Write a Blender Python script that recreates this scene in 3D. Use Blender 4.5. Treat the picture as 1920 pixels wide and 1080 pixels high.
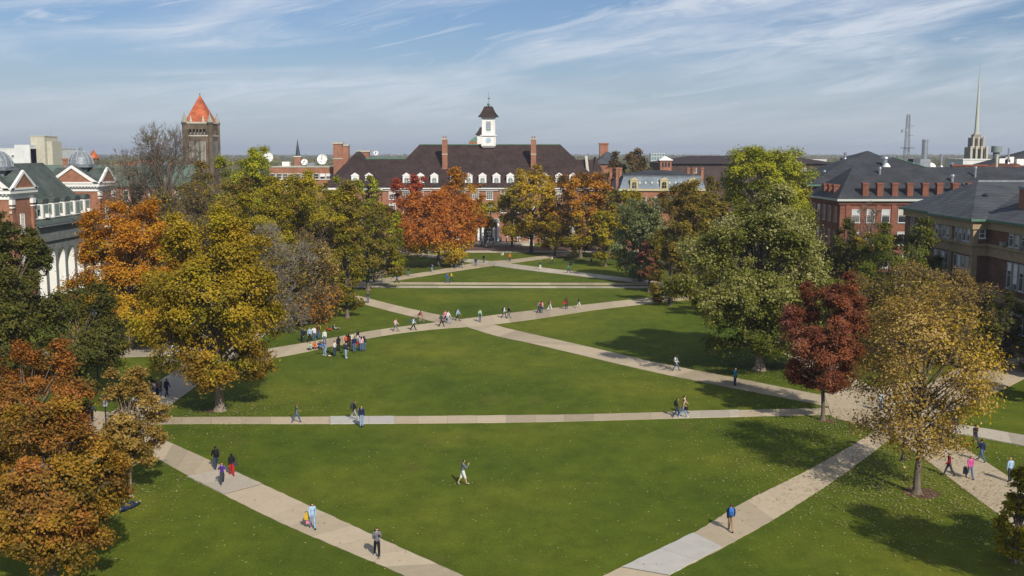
import bpy, math, random
import numpy as np
from mathutils import Vector, Matrix
R = math.radians
for o in list(bpy.data.objects): bpy.data.objects.remove(o)
scene = bpy.context.scene
COL = scene.collection
# ---------------------------------------------------------------- camera
H, F, PITCH = 23.5, 1965.0, math.atan(255/1965.0)
cam = bpy.data.cameras.new('camera'); camo = bpy.data.objects.new('camera', cam); COL.objects.link(camo)
cam.sensor_width = 36; cam.lens = 36*F/1920; cam.clip_start = 0.5; cam.clip_end = 8000
camo.location = (0, 0, H); camo.rotation_euler = (R(90)-PITCH, 0, 0); scene.camera = camo
# ---------------------------------------------------------------- sun and sky
SUN_EL, SUN_AZ = R(37), R(156)                 # the sun stands behind the viewer, to the right
sdir = Vector((math.sin(SUN_AZ)*math.cos(SUN_EL), math.cos(SUN_AZ)*math.cos(SUN_EL), math.sin(SUN_EL)))
sl = bpy.data.lights.new('sun', 'SUN'); sl.energy = 4.9; sl.angle = R(0.53); sl.color = (1, .93, .82)
so = bpy.data.objects.new('sun', sl); COL.objects.link(so); so.location = sdir*400
so.rotation_euler = sdir.to_track_quat('Z', 'Y').to_euler()
world = bpy.data.worlds.new('World'); scene.world = world; world.use_nodes = True
def build_world():
    nt = world.node_tree; N, L = nt.nodes, nt.links
    for n in list(N): N.remove(n)
    out = N.new('ShaderNodeOutputWorld'); bg = N.new('ShaderNodeBackground'); bg.inputs[1].default_value = 0.078
    sky = N.new('ShaderNodeTexSky'); sky.sky_type = 'NISHITA'; sky.sun_disc = False
    sky.sun_elevation = SUN_EL; sky.sun_rotation = SUN_AZ; sky.air_density = 1.0; sky.dust_density = 0.6; sky.ozone_density = 2.2
    def math_(op, a, b=None, c=None):
        m = N.new('ShaderNodeMath'); m.operation = op
        for i, v in enumerate((a, b, c)):
            if v is None: continue
            if isinstance(v, (int, float)): m.inputs[i].default_value = v
            else: L.new(v, m.inputs[i])
        return m.outputs[0]
    def mix(f, a, b):
        m = N.new('ShaderNodeMix'); m.data_type = 'RGBA'
        for s, v in ((0, f), (6, a), (7, b)):
            if isinstance(v, (int, float, tuple)): m.inputs[s].default_value = v
            else: L.new(v, m.inputs[s])
        return m.outputs[2]
    tc = N.new('ShaderNodeTexCoord'); sp = N.new('ShaderNodeSeparateXYZ'); L.new(tc.outputs['Generated'], sp.inputs[0])
    x, y, z = sp.outputs
    az = math_('ARCTAN2', x, y); el = z
    def layer(rx, ry, sx, sy, detail, rough, dist, lo, hi, off):
        # streaks: azimuth and elevation, sheared so the bands climb to one side
        e2 = math_('MULTIPLY_ADD', az, -rx, math_('ADD', el, ry))
        c = N.new('ShaderNodeCombineXYZ'); L.new(math_('MULTIPLY', az, sx), c.inputs[0]); L.new(math_('MULTIPLY', e2, sy), c.inputs[1]); c.inputs[2].default_value = off
        n = N.new('ShaderNodeTexNoise'); L.new(c.outputs[0], n.inputs['Vector']); n.inputs['Scale'].default_value = 1
        n.inputs['Detail'].default_value = detail; n.inputs['Roughness'].default_value = rough; n.inputs['Distortion'].default_value = dist
        mr = N.new('ShaderNodeMapRange'); mr.interpolation_type = 'SMOOTHSTEP'; L.new(n.outputs[0], mr.inputs[0])
        mr.inputs[1].default_value = lo; mr.inputs[2].default_value = hi
        return mr.outputs[0]
    broad = layer(.10, 0, 2.6, 20, 6, .55, 1.0, .38, .66, 3.7)
    fine = layer(.14, 0, 9, 75, 9, .68, 1.6, .30, .62, 4.1)
    wisp = layer(.22, 0, 6, 42, 9, .66, 2.4, .50, .70, 9.3)
    cov = math_('MAXIMUM', math_('MULTIPLY', broad, math_('MULTIPLY_ADD', fine, .62, .38)), math_('MULTIPLY', wisp, .55))
    up = N.new('ShaderNodeMapRange'); up.interpolation_type = 'SMOOTHSTEP'; L.new(el, up.inputs[0]); up.inputs[1].default_value = .01; up.inputs[2].default_value = .10
    up.inputs[3].default_value = .25; up.inputs[4].default_value = .84
    cov = math_('MULTIPLY', cov, up.outputs[0])
    # thin haze band lying on the horizon
    hz = N.new('ShaderNodeMapRange'); hz.interpolation_type = 'SMOOTHSTEP'; L.new(el, hz.inputs[0]); hz.inputs[1].default_value = -.01; hz.inputs[2].default_value = .125
    hz.inputs[3].default_value = .85; hz.inputs[4].default_value = .05
    base = mix(1.0, sky.outputs[0], sky.outputs[0])
    tint = N.new('ShaderNodeMix'); tint.data_type = 'RGBA'; tint.blend_type = 'MULTIPLY'; tint.inputs[0].default_value = 1
    L.new(sky.outputs[0], tint.inputs[6]); tint.inputs[7].default_value = SKY_TINT
    base = mix(hz.outputs[0], tint.outputs[2], HAZE_COL)
    colr = mix(cov, base, CLOUD_COL)
    L.new(colr, bg.inputs[0]); L.new(bg.outputs[0], out.inputs[0])
SKY_TINT = (.69, .81, 1.03, 1); HAZE_COL = (5.9, 6.75, 7.8, 1); CLOUD_COL = (8.7, 9.3, 10.3, 1)
build_world()
vs = scene.view_settings; vs.view_transform = 'Standard'; vs.look = 'None'; vs.exposure = 0.06; vs.gamma = 1; vs.use_curve_mapping = False
scene.render.engine = 'CYCLES'; scene.cycles.max_bounces = 5; scene.cycles.diffuse_bounces = 2; scene.cycles.transmission_bounces = 3
scene.cycles.glossy_bounces = 2; scene.cycles.transparent_max_bounces = 4; scene.cycles.caustics_reflective = False; scene.cycles.caustics_refractive = False
scene.render.use_persistent_data = False
# ---------------------------------------------------------------- survey helpers: a sight line meets the ground, or a given distance
CT, ST = math.cos(PITCH), math.sin(PITCH)
def sight(px, py):
    u, v = px-960, 540-py
    return Vector((u, F*CT+v*ST, -F*ST+v*CT))
def G(px, py):
    d = sight(px, py); t = H/-d.z
    return Vector((d.x*t, d.y*t, 0))
def A(px, py, Y):
    d = sight(px, py); t = Y/d.y
    return Vector((d.x*t, Y, H+d.z*t))
# ---------------------------------------------------------------- materials
MATS = {}
def newmat(name):
    m = bpy.data.materials.new(name); m.use_nodes = True
    return m, m.node_tree.nodes, m.node_tree.links, m.node_tree.nodes['Principled BSDF']
def mat(name, c1, c2=None, scale=1.0, rough=.8, bump=0, metal=0, spec=.3, detail=5, stretch=(1, 1, 1), lo=.35, hi=.65):
    if name in MATS: return MATS[name]
    m, N, L, p = newmat(name)
    p.inputs['Roughness'].default_value = rough; p.inputs['Metallic'].default_value = metal
    p.inputs['Specular IOR Level'].default_value = spec
    if c2 is None: c2 = tuple(v*.8 for v in c1)
    tc = N.new('ShaderNodeTexCoord'); mp = N.new('ShaderNodeMapping'); mp.inputs['Scale'].default_value = stretch
    n = N.new('ShaderNodeTexNoise'); n.inputs['Scale'].default_value = scale; n.inputs['Detail'].default_value = detail; n.inputs['Roughness'].default_value = .6
    r = N.new('ShaderNodeValToRGB'); r.color_ramp.elements[0].position = lo; r.color_ramp.elements[1].position = hi
    r.color_ramp.elements[0].color = (*c2, 1); r.color_ramp.elements[1].color = (*c1, 1)
    L.new(tc.outputs['Object'], mp.inputs[0]); L.new(mp.outputs[0], n.inputs['Vector']); L.new(n.outputs[0], r.inputs[0]); L.new(r.outputs[0], p.inputs['Base Color'])
    if bump:
        b = N.new('ShaderNodeBump'); b.inputs['Strength'].default_value = bump; b.inputs['Distance'].default_value = .05
        L.new(n.outputs[0], b.inputs['Height']); L.new(b.outputs[0], p.inputs['Normal'])
    MATS[name] = m; return m
def plain(name, c, rough=.75, spec=.25, metal=0):
    if name in MATS: return MATS[name]
    return mat(name, c, tuple(v*.82 for v in c), 9, rough, 0, metal, spec)
def brick_mat(name, c1, c2, mortar, patch=.5):
    m, N, L, p = newmat(name); p.inputs['Roughness'].default_value = .9; p.inputs['Specular IOR Level'].default_value = .15
    tc = N.new('ShaderNodeTexCoord'); sp = N.new('ShaderNodeSeparateXYZ'); L.new(tc.outputs['Object'], sp.inputs[0])
    ad = N.new('ShaderNodeMath'); ad.operation = 'ADD'; L.new(sp.outputs[0], ad.inputs[0]); L.new(sp.outputs[1], ad.inputs[1])
    cb = N.new('ShaderNodeCombineXYZ'); L.new(ad.outputs[0], cb.inputs[0]); L.new(sp.outputs[2], cb.inputs[1])
    b = N.new('ShaderNodeTexBrick'); L.new(cb.outputs[0], b.inputs['Vector']); b.inputs['Scale'].default_value = 1
    b.inputs['Brick Width'].default_value = .42; b.inputs['Row Height'].default_value = .15; b.inputs['Mortar Size'].default_value = .012
    b.inputs['Color1'].default_value = (*c1, 1); b.inputs['Color2'].default_value = (*c2, 1); b.inputs['Mortar'].default_value = (*mortar, 1)
    n = N.new('ShaderNodeTexNoise'); n.inputs['Scale'].default_value = .45; n.inputs['Detail'].default_value = 6; L.new(tc.outputs['Object'], n.inputs['Vector'])
    mr = N.new('ShaderNodeMapRange'); L.new(n.outputs[0], mr.inputs[0]); mr.inputs[1].default_value = .3; mr.inputs[2].default_value = .7; mr.inputs[3].default_value = 1-patch*.4; mr.inputs[4].default_value = 1+patch*.3
    mx = N.new('ShaderNodeVectorMath'); mx.operation = 'SCALE'; L.new(b.outputs[0], mx.inputs[0]); L.new(mr.outputs[0], mx.inputs['Scale']); L.new(mx.outputs[0], p.inputs['Base Color'])
    MATS[name] = m; return m
def roof_mat(name, c1, c2, course=.35, rough=.85):
    # shingle or slate courses: rows by height, random tone for every slate, broad weathering over it
    m, N, L, p = newmat(name); p.inputs['Roughness'].default_value = rough; p.inputs['Specular IOR Level'].default_value = .25
    tc = N.new('ShaderNodeTexCoord'); sp = N.new('ShaderNodeSeparateXYZ'); L.new(tc.outputs['Object'], sp.inputs[0])
    ad = N.new('ShaderNodeMath'); ad.operation = 'ADD'; L.new(sp.outputs[0], ad.inputs[0]); L.new(sp.outputs[1], ad.inputs[1])
    cb = N.new('ShaderNodeCombineXYZ'); L.new(ad.outputs[0], cb.inputs[0]); L.new(sp.outputs[2], cb.inputs[1])
    b = N.new('ShaderNodeTexBrick'); L.new(cb.outputs[0], b.inputs['Vector']); b.inputs['Scale'].default_value = 1
    b.inputs['Brick Width'].default_value = course*1.5; b.inputs['Row Height'].default_value = course; b.inputs['Mortar Size'].default_value = .02
    b.inputs['Color1'].default_value = (*c1, 1); b.inputs['Color2'].default_value = (*c2, 1); b.inputs['Mortar'].default_value = (*[v*.6 for v in c2], 1)
    n = N.new('ShaderNodeTexNoise'); n.inputs['Scale'].default_value = .35; n.inputs['Detail'].default_value = 9; n.inputs['Roughness'].default_value = .7; L.new(tc.outputs['Object'], n.inputs['Vector'])
    mr = N.new('ShaderNodeMapRange'); L.new(n.outputs[0], mr.inputs[0]); mr.inputs[1].default_value = .3; mr.inputs[2].default_value = .7; mr.inputs[3].default_value = .62; mr.inputs[4].default_value = 1.45
    mx = N.new('ShaderNodeVectorMath'); mx.operation = 'SCALE'; L.new(b.outputs[0], mx.inputs[0]); L.new(mr.outputs[0], mx.inputs['Scale']); L.new(mx.outputs[0], p.inputs['Base Color'])
    MATS[name] = m; return m
BRICK = brick_mat('red_brick', (.33, .135, .075), (.25, .095, .055), (.32, .24, .18))
BRICK_R = brick_mat('deep_red_brick', (.235, .085, .052), (.165, .06, .04), (.19, .12, .09))
BRICK_B = brick_mat('brown_brick', (.20, .10, .065), (.13, .07, .05), (.16, .12, .09))
BRICK_O = brick_mat('orange_brick', (.36, .15, .08), (.24, .09, .05), (.30, .22, .17))
STONE_D = brick_mat('rough_brown_sandstone', (.17, .13, .09), (.10, .075, .055), (.09, .07, .05), .8)
ROOF_BR = roof_mat('brown_shingle', (.055, .034, .030), (.030, .019, .018), .3)
ROOF_GR = roof_mat('grey_slate', (.075, .080, .088), (.055, .060, .066), .3)
ROOF_DK = roof_mat('dark_grey_shingle', (.045, .048, .055), (.034, .037, .042), .3)
ROOF_GN = roof_mat('weathered_green_slate', (.075, .095, .085), (.055, .07, .062), .35)
ROOF_LT = roof_mat('light_blue_slate', (.20, .235, .27), (.16, .19, .22), .3)
ROOF_OR = roof_mat('orange_clay_tile', (.46, .125, .05), (.30, .08, .035), .45)
COPPER = mat('green_copper', (.10, .20, .14), (.07, .14, .10), 1.5, .7)
WFRAME = mat('shade_greyed_window_paint', (.50, .50, .50), (.40, .40, .40), 2, .6)  # white frame paint greyed in its colour for the shade on the banded facade
WHITE = mat('white_paint', (.78, .77, .74), (.68, .67, .63), 2, .6)
STONE = mat('tan_stone', (.37, .28, .165), (.28, .21, .12), 2, .85)
STONE_L = mat('pale_limestone', (.50, .46, .38), (.36, .33, .27), 2, .85)
LEAD = mat('lead_sheet', (.26, .29, .31), (.17, .19, .21), 1.5, .5, metal=.3)
METAL = mat('galvanised_metal', (.50, .52, .54), (.38, .40, .42), 1.2, .35, metal=.8)
DKMETAL = mat('dark_metal', (.05, .055, .06), (.03, .03, .035), 3, .5, metal=.5)
CREAM = mat('cream_concrete', (.50, .47, .38), (.42, .39, .31), .8, .85)
PWHITE = mat('pale_painted_concrete', (.66, .67, .66), (.56, .57, .56), .5, .8)
YELLOW = plain('yellow_trim_paint', (.50, .44, .25))
SHUT = plain('grey_green_shutter', (.22, .27, .24))
def glass_mat():
    m, N, L, p = newmat('window_glass'); p.inputs['Roughness'].default_value = .12; p.inputs['Specular IOR Level'].default_value = .7
    tc = N.new('ShaderNodeTexCoord'); n = N.new('ShaderNodeTexNoise'); n.inputs['Scale'].default_value = .7; L.new(tc.outputs['Object'], n.inputs['Vector'])
    oi = N.new('ShaderNodeObjectInfo'); r = N.new('ShaderNodeValToRGB'); r.color_ramp.elements[0].color = (.012, .015, .02, 1); r.color_ramp.elements[1].color = (.16, .16, .15, 1)
    r.color_ramp.elements[0].position = .45; r.color_ramp.elements[1].position = .95
    a = N.new('ShaderNodeMath'); a.operation = 'MULTIPLY_ADD'; L.new(oi.outputs['Random'], a.inputs[0]); a.inputs[1].default_value = .7; L.new(n.outputs[0], a.inputs[2])
    s = N.new('ShaderNodeMath'); s.operation = 'MULTIPLY'; L.new(a.outputs[0], s.inputs[0]); s.inputs[1].default_value = .8
    L.new(s.outputs[0], r.inputs[0]); L.new(r.outputs[0], p.inputs['Base Color']); return m
GLASS = glass_mat()
# ---------------------------------------------------------------- object helpers
ORG = {}
def tag(o, label, cat, group=None, kind=None):
    if label: o['label'] = label
    if cat: o['category'] = cat
    if group: o['group'] = group
    if kind: o['kind'] = kind
    return o
def root(name, loc, label, cat, group=None):
    o = bpy.data.objects.new(name, None); COL.objects.link(o); o.location = loc; o.empty_display_size = .5
    ORG[o.name] = Vector(loc); return tag(o, label, cat, group)
def link(name, me, parent=None, mats=()):
    o = bpy.data.objects.new(name, me); COL.objects.link(o)
    for m in mats: me.materials.append(m)
    if parent: o.parent = parent
    return o
class MB:
    def __init__(s): s.V, s.F = [], []
    def add(s, vs, fs):
        k = len(s.V); s.V += [tuple(v) for v in vs]; s.F += [tuple(i+k for i in f) for f in fs]; return s
    def box(s, x0, x1, y0, y1, z0, z1):
        return s.add([(x, y, z) for z in (z0, z1) for y in (y0, y1) for x in (x0, x1)], [(0, 2, 3, 1), (4, 5, 7, 6), (0, 1, 5, 4), (2, 6, 7, 3), (0, 4, 6, 2), (1, 3, 7, 5)])
    def cbox(s, c, d): return s.box(c[0]-d[0]/2, c[0]+d[0]/2, c[1]-d[1]/2, c[1]+d[1]/2, c[2], c[2]+d[2])
    def prism(s, pts, lo, hi, ax='z'):
        n = len(pts)
        def P(p, t):
            return {'z': (p[0], p[1], t), 'y': (p[0], t, p[1]), 'x': (t, p[0], p[1])}[ax]
        vs = [P(p, lo) for p in pts]+[P(p, hi) for p in pts]
        return s.add(vs, [tuple(range(n))[::-1], tuple(range(n, 2*n))]+[(i, (i+1) % n, (i+1) % n+n, i+n) for i in range(n)])
    def tube(s, p, q, r0, r1=None, n=8, caps=True):
        p, q = Vector(p), Vector(q); r1 = r0 if r1 is None else r1
        d = (q-p).normalized(); a = d.orthogonal().normalized(); b = d.cross(a)
        vs = [p+(a*math.cos(t)+b*math.sin(t))*r0 for t in [2*math.pi*i/n for i in range(n)]]+[q+(a*math.cos(t)+b*math.sin(t))*r1 for t in [2*math.pi*i/n for i in range(n)]]
        fs = [(i, (i+1) % n, (i+1) % n+n, i+n) for i in range(n)]
        if caps: fs += [tuple(range(n))[::-1], tuple(range(n, 2*n))]
        return s.add(vs, fs)
    def lathe(s, c, prof, n=16, square=False, rot=None):
        c = Vector(c); k = math.sqrt(2) if square else 1
        if square: n = 4
        off = math.pi/4 if square else 0
        if rot is not None: off = rot
        vs = [c+Vector((r*k*math.cos(off+2*math.pi*i/n), r*k*math.sin(off+2*math.pi*i/n), z)) for r, z in prof for i in range(n)]
        fs = [(j*n+i, j*n+(i+1) % n, (j+1)*n+(i+1) % n, (j+1)*n+i) for j in range(len(prof)-1) for i in range(n)]
        fs += [tuple(range(n))[::-1], tuple(range((len(prof)-1)*n, len(prof)*n))]
        return s.add(vs, fs)
    def hip(s, x0, x1, y0, y1, z, zr, rx0, rx1, ry, ry1=None):
        # hipped roof with its ridge from (rx0,ry) to (rx1,ry1)
        ry1 = ry if ry1 is None else ry1
        if abs(ry1-ry) > 1e-6:
            vs = [(x0, y0, z), (x1, y0, z), (x1, y1, z), (x0, y1, z), (rx0, ry, zr), (rx1, ry1, zr)]
            return s.add(vs, [(0, 1, 4), (1, 2, 5, 4), (2, 3, 5), (3, 0, 4, 5), (3, 2, 1, 0)])
        vs = [(x0, y0, z), (x1, y0, z), (x1, y1, z), (x0, y1, z), (rx0, ry, zr), (rx1, ry, zr)]
        return s.add(vs, [(0, 1, 5, 4), (1, 2, 5), (2, 3, 4, 5), (3, 0, 4), (3, 2, 1, 0)])
    def build(s, name, m, parent=None, smooth=False, org=None):
        me = bpy.data.meshes.new(name)
        o0 = org or (ORG[parent.name] if parent else Vector((0, 0, 0)))
        me.from_pydata([(v[0]-o0[0], v[1]-o0[1], v[2]-o0[2]) for v in s.V], [], s.F); me.update()
        if smooth:
            for p in me.polygons: p.use_smooth = True
        o = link(name, me, parent, [m] if m else [])
        if parent: ORG[o.name] = o0
        elif org is not None: o.location = org; ORG[o.name] = Vector(org)
        return o
def struct(o): o['kind'] = 'structure'; return o
WIN = {}
def win_mesh(w, h, style):
    k = (round(w, 2), round(h, 2), style)
    if k in WIN: return WIN[k]
    f = MB(); t = .11 if style != 'heavy' else .12
    f.box(-w/2, -w/2+t, -.12, 0, 0, h); f.box(w/2-t, w/2, -.12, 0, 0, h); f.box(-w/2+t, w/2-t, -.12, 0, h-t, h); f.box(-w/2-.08, w/2+.08, -.18, 0, -.12, 0)
    f.box(-w/2+t, w/2-t, -.10, 0, 0, t*.7)
    if style in ('sash', 'heavy'):
        f.box(-w/2+t, w/2-t, -.10, 0, h*.5-.04, h*.5+.04)
    if style in ('grid', 'sash_grid'):
        nx, nz = (2, 4) if style == 'sash_grid' else (3, 5)
        for i in range(1, nx+1): x = -w/2+t+(w-2*t)*i/(nx+1); f.box(x-.025, x+.025, -.095, 0, t*.7, h-t)
        for i in range(1, nz+1): z = h*i/(nz+1); f.box(-w/2+t, w/2-t, -.09, 0, z-.025, z+.025)
    if style == 'louvre':
        for i in range(8): z = h*(i+.7)/9; f.box(-w/2+t, w/2-t, -.09, -.03, z, z+.05)
    def mk(mb, nm, mt):
        me = bpy.data.meshes.new(nm); me.from_pydata(mb.V, [], mb.F); me.materials.append(mt); return me
    p = MB(); p.box(-w/2+t*.9, w/2-t*.9, -.04, 0.0, t*.5, h-t*.9)
    WIN[k] = (mk(f, 'window', WFRAME if style == 'heavy' else WHITE), mk(p, 'pane', SHUT if style == 'louvre' else GLASS)); return WIN[k]
FACE = {'S': 0, 'E': R(90), 'N': R(180), 'W': R(-90)}
WR = random.Random(3)
def window(rt, x, y, z, w, h, face='S', style='sash', blind=None):
    if blind is None and style in ('sash', 'heavy', 'sash_grid') and WR.random() < .45: blind = WR.choice((.22, .35, .5, .75))
    fm, pm = win_mesh(w, h, style); o0 = ORG[rt.name]
    f = bpy.data.objects.new('window', fm); COL.objects.link(f); f.parent = rt; f.location = (x-o0[0], y-o0[1], z-o0[2]); f.rotation_euler = (0, 0, FACE[face])
    p = bpy.data.objects.new('pane', pm); COL.objects.link(p); p.parent = f
    if blind:
        b = MB(); hh = h*blind; b.box(-w/2+.13, w/2-.13, -.07, -.045, h-.12-hh, h-.12)
        me = bpy.data.meshes.new('blind'); me.from_pydata(b.V, [], b.F); me.materials.append(WR.choice((WHITE, WFRAME, CREAM)))
        bo = bpy.data.objects.new('blind', me); COL.objects.link(bo); bo.parent = f
    return f
# ================================================================ GROUND, LAWN, PATHS
def grass_material():
    m, N, L, p = newmat('lawn_grass'); p.inputs['Roughness'].default_value = .9; p.inputs['Specular IOR Level'].default_value = .12
    tc = N.new('ShaderNodeTexCoord')
    def noise(sc, det, ro=.6, st=(1, 1, 1)):
        mp = N.new('ShaderNodeMapping'); mp.inputs['Scale'].default_value = st; L.new(tc.outputs['Object'], mp.inputs[0])
        n = N.new('ShaderNodeTexNoise'); n.inputs['Scale'].default_value = sc; n.inputs['Detail'].default_value = det; n.inputs['Roughness'].default_value = ro
        L.new(mp.outputs[0], n.inputs['Vector']); return n.outputs[0]
    def ramp(v, stops):
        r = N.new('ShaderNodeValToRGB'); e = r.color_ramp.elements
        e[0].position, e[0].color = stops[0][0], (*stops[0][1], 1); e[1].position, e[1].color = stops[-1][0], (*stops[-1][1], 1)
        for q, c in stops[1:-1]: k = e.new(q); k.color = (*c, 1)
        L.new(v, r.inputs[0]); return r.outputs[0]
    def mix(f, a, b, mode='MIX'):
        x = N.new('ShaderNodeMix'); x.data_type = 'RGBA'; x.blend_type = mode
        for s, v in ((0, f), (6, a), (7, b)):
            if isinstance(v, (float, int, tuple)): x.inputs[s].default_value = v
            else: L.new(v, x.inputs[s])
        return x.outputs[2]
    big = ramp(noise(.055, 5, .6), [(.32, (.054, .086, .006)), (.5, (.082, .112, .008)), (.68, (.124, .140, .012))])
    mid = noise(.5, 8, .72, (1, .7, 1)); fine = noise(7, 9, .85, (1, .6, 1))
    c = mix(1.0, big, ramp(mid, [(.3, (.72, .74, .7)), (.7, (1.28, 1.24, 1.3))]), 'MULTIPLY')
    c = mix(1.0, c, ramp(fine, [(.3, (.50, .54, .5)), (.7, (1.52, 1.46, 1.5))]), 'MULTIPLY')
    dry = ramp(noise(.16, 6, .7), [(.58, (0, 0, 0)), (.76, (.55, .55, .55))])
    sep = N.new('ShaderNodeSeparateColor'); L.new(dry, sep.inputs[0])
    c = mix(sep.outputs[0], c, (.150, .120, .035, 1))
    L.new(c, p.inputs['Base Color'])
    b = N.new('ShaderNodeBump'); b.inputs['Strength'].default_value = .9; b.inputs['Distance'].default_value = .07; L.new(fine, b.inputs['Height']); L.new(b.outputs[0], p.inputs['Normal'])
    return m
GRASS = grass_material()
g = MB(); n = 24
xs = [-5000, -1500, -400, -120, 120, 400, 1500, 5000]; ys = [-500, -20, 60, 300, 700, 2000, 7000]
for j in ys:
    for i in xs: g.V.append((i, j, 0))
for j in range(len(ys)-1):
    for i in range(len(xs)-1):
        k = j*len(xs)+i; g.F.append((k, k+1, k+1+len(xs), k+len(xs)))
struct(g.build('lawn', GRASS))
def concrete(name, c, slab=2.6, var=.17):
    m, N, L, p = newmat(name); p.inputs['Roughness'].default_value = .9; p.inputs['Specular IOR Level'].default_value = .2
    uv = N.new('ShaderNodeUVMap'); sp = N.new('ShaderNodeSeparateXYZ'); L.new(uv.outputs[0], sp.inputs[0])
    def mt(op, a, b=None):
        x = N.new('ShaderNodeMath'); x.operation = op
        for i, v in enumerate((a, b)):
            if v is None: continue
            if isinstance(v, (float, int)): x.inputs[i].default_value = v
            else: L.new(v, x.inputs[i])
        return x.outputs[0]
    u = mt('DIVIDE', sp.outputs[0], slab); fr = mt('FRACT', u); fl = mt('FLOOR', u)
    joint = mt('LESS_THAN', mt('ABSOLUTE', mt('SUBTRACT', fr, .5)), .487)      # 1 inside the slab
    wn = N.new('ShaderNodeTexWhiteNoise'); wn.noise_dimensions = '1D'; L.new(fl, wn.inputs['W'])
    wn2 = N.new('ShaderNodeTexWhiteNoise'); wn2.noise_dimensions = '1D'; L.new(mt('FLOOR', mt('DIVIDE', u, 4.0)), wn2.inputs['W'])
    tc = N.new('ShaderNodeTexCoord'); n = N.new('ShaderNodeTexNoise'); n.inputs['Scale'].default_value = 1.1; n.inputs['Detail'].default_value = 8; n.inputs['Roughness'].default_value = .7; L.new(tc.outputs['Object'], n.inputs['Vector'])
    n2 = N.new('ShaderNodeTexNoise'); n2.inputs['Scale'].default_value = 14; n2.inputs['Detail'].default_value = 4; L.new(tc.outputs['Object'], n2.inputs['Vector'])
    f = mt('ADD', mt('ADD', mt('MULTIPLY', wn.outputs[0], var), mt('MULTIPLY', wn2.outputs[0], var*1.3)), mt('ADD', mt('MULTIPLY', n.outputs[0], .35), mt('MULTIPLY', n2.outputs[0], .25)))
    f = mt('ADD', f, .62-var)
    f = mt('MULTIPLY', f, mt('ADD', mt('MULTIPLY', joint, .16), .84))
    sc = N.new('ShaderNodeVectorMath'); sc.operation = 'SCALE'; sc.inputs[0].default_value = c; L.new(f, sc.inputs['Scale']); L.new(sc.outputs[0], p.inputs['Base Color'])
    return m
CONC = concrete('path_concrete', (.42, .345, .24)); CONC2 = concrete('path_concrete_grey', (.42, .37, .29)); CONC3 = concrete('new_pale_concrete', (.45, .43, .385), 3.4, .08)
ASPH = mat('worn_asphalt', (.13, .12, .11), (.09, .085, .08), 3, .9); BRPAVE = mat('brown_brick_paving', (.13, .07, .055), (.08, .045, .04), 3, .9)
LAY = [0]
def ribbon(L_, R_, m, z=None, name='path', world_=False):
    # a path from its two edges (resampled), a thin slab lying in the turf
    P = [p if world_ else G(*p) for p in L_]; Q = [p if world_ else G(*p) for p in R_]
    P = [Vector((p[0], p[1], 0)) for p in P]; Q = [Vector((p[0], p[1], 0)) for p in Q]
    def resample(A_, n):
        A_ = [A_[0]]+A_; A_ = A_+[A_[-1]]
        out = []
        segs = len(A_)-3
        for i in range(n+1):
            t = i/n*segs; k = min(int(t), segs-1); t -= k
            a, b, c, d = A_[k:k+4]
            out.append(.5*((2*b)+(c-a)*t+(2*a-5*b+4*c-d)*t*t+(-a+3*b-3*c+d)*t*t*t) if segs > 1 else b.lerp(c, t))
        return out
    n = max(10, 14*(len(P)-1)); P, Q = resample(P, n), resample(Q, n)
    if z is None: LAY[0] += 1; z = .012+.004*LAY[0]
    me = bpy.data.meshes.new(name); V = []; UV = []; s = 0
    for i, (a, b) in enumerate(zip(P, Q)):
        if i: s += ((a+b)/2-(P[i-1]+Q[i-1])/2).length
        wb = random.Random(i*7+len(L_)); e = (a-b).normalized(); a = a+e*wb.uniform(-.03, .05); b = b-e*wb.uniform(-.03, .05)
        V += [(a.x, a.y, z), (b.x, b.y, z)]; UV += [(s, 0), (s, (a-b).length)]
    k = len(V)
    V += [(a, b, -.02) for a, b, _ in V]
    Fs = [(2*i, 2*i+1, 2*i+3, 2*i+2) for i in range(n)]
    for i in range(n): Fs += [(2*i, 2*i+2, k+2*i+2, k+2*i), (2*i+1, k+2*i+1, k+2*i+3, 2*i+3)]
    me.from_pydata(V, [], Fs); uvl = me.uv_layers.new(name='UVMap')
    for l in me.loops: uvl.data[l.index].uv = UV[l.vertex_index % k]
    me.update(); return struct(link(name, me, None, [m]))
def W(*p): return [Vector((a, b, 0)) for a, b in p]
# the two long walks that border the quad
ribbon(W((-36.5, -5), (-36.5, 60), (-36.5, 150), (-36.5, 262)), W((-32, -5), (-32, 60), (-32, 150), (-32, 262)), CONC2, world_=True)
ribbon(W((31.8, -5), (31.8, 60), (32, 150), (32, 262)), W((36.3, -5), (36.3, 60), (36, 150), (36, 262)), CONC, world_=True)
# cross walk of the near lawn
ribbon([(60, 792), (280, 783), (620, 781.5), (880, 779.5), (1090, 777), (1300, 771.5), (1500, 766.5), (1640, 763)], [(40, 806), (280, 796), (620, 795), (880, 793.5), (1090, 790), (1300, 784), (1500, 779), (1640, 776)], CONC)
# near left diagonal, near right diagonal
ribbon([(225, 800), (278, 813), (430, 880), (585, 951), (720, 1013), (868, 1080), (1040, 1160)], [(190, 806), (262, 842), (395, 915), (520, 977), (640, 1029), (760, 1080), (900, 1146)], CONC)
ribbon([(1000, 1150), (1133, 1080), (1300, 1000), (1390, 945), (1500, 890), (1590, 840), (1660, 797)], [(1120, 1150), (1252, 1080), (1350, 1030), (1440, 980), (1520, 930), (1600, 876), (1690, 806)], CONC)
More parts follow.
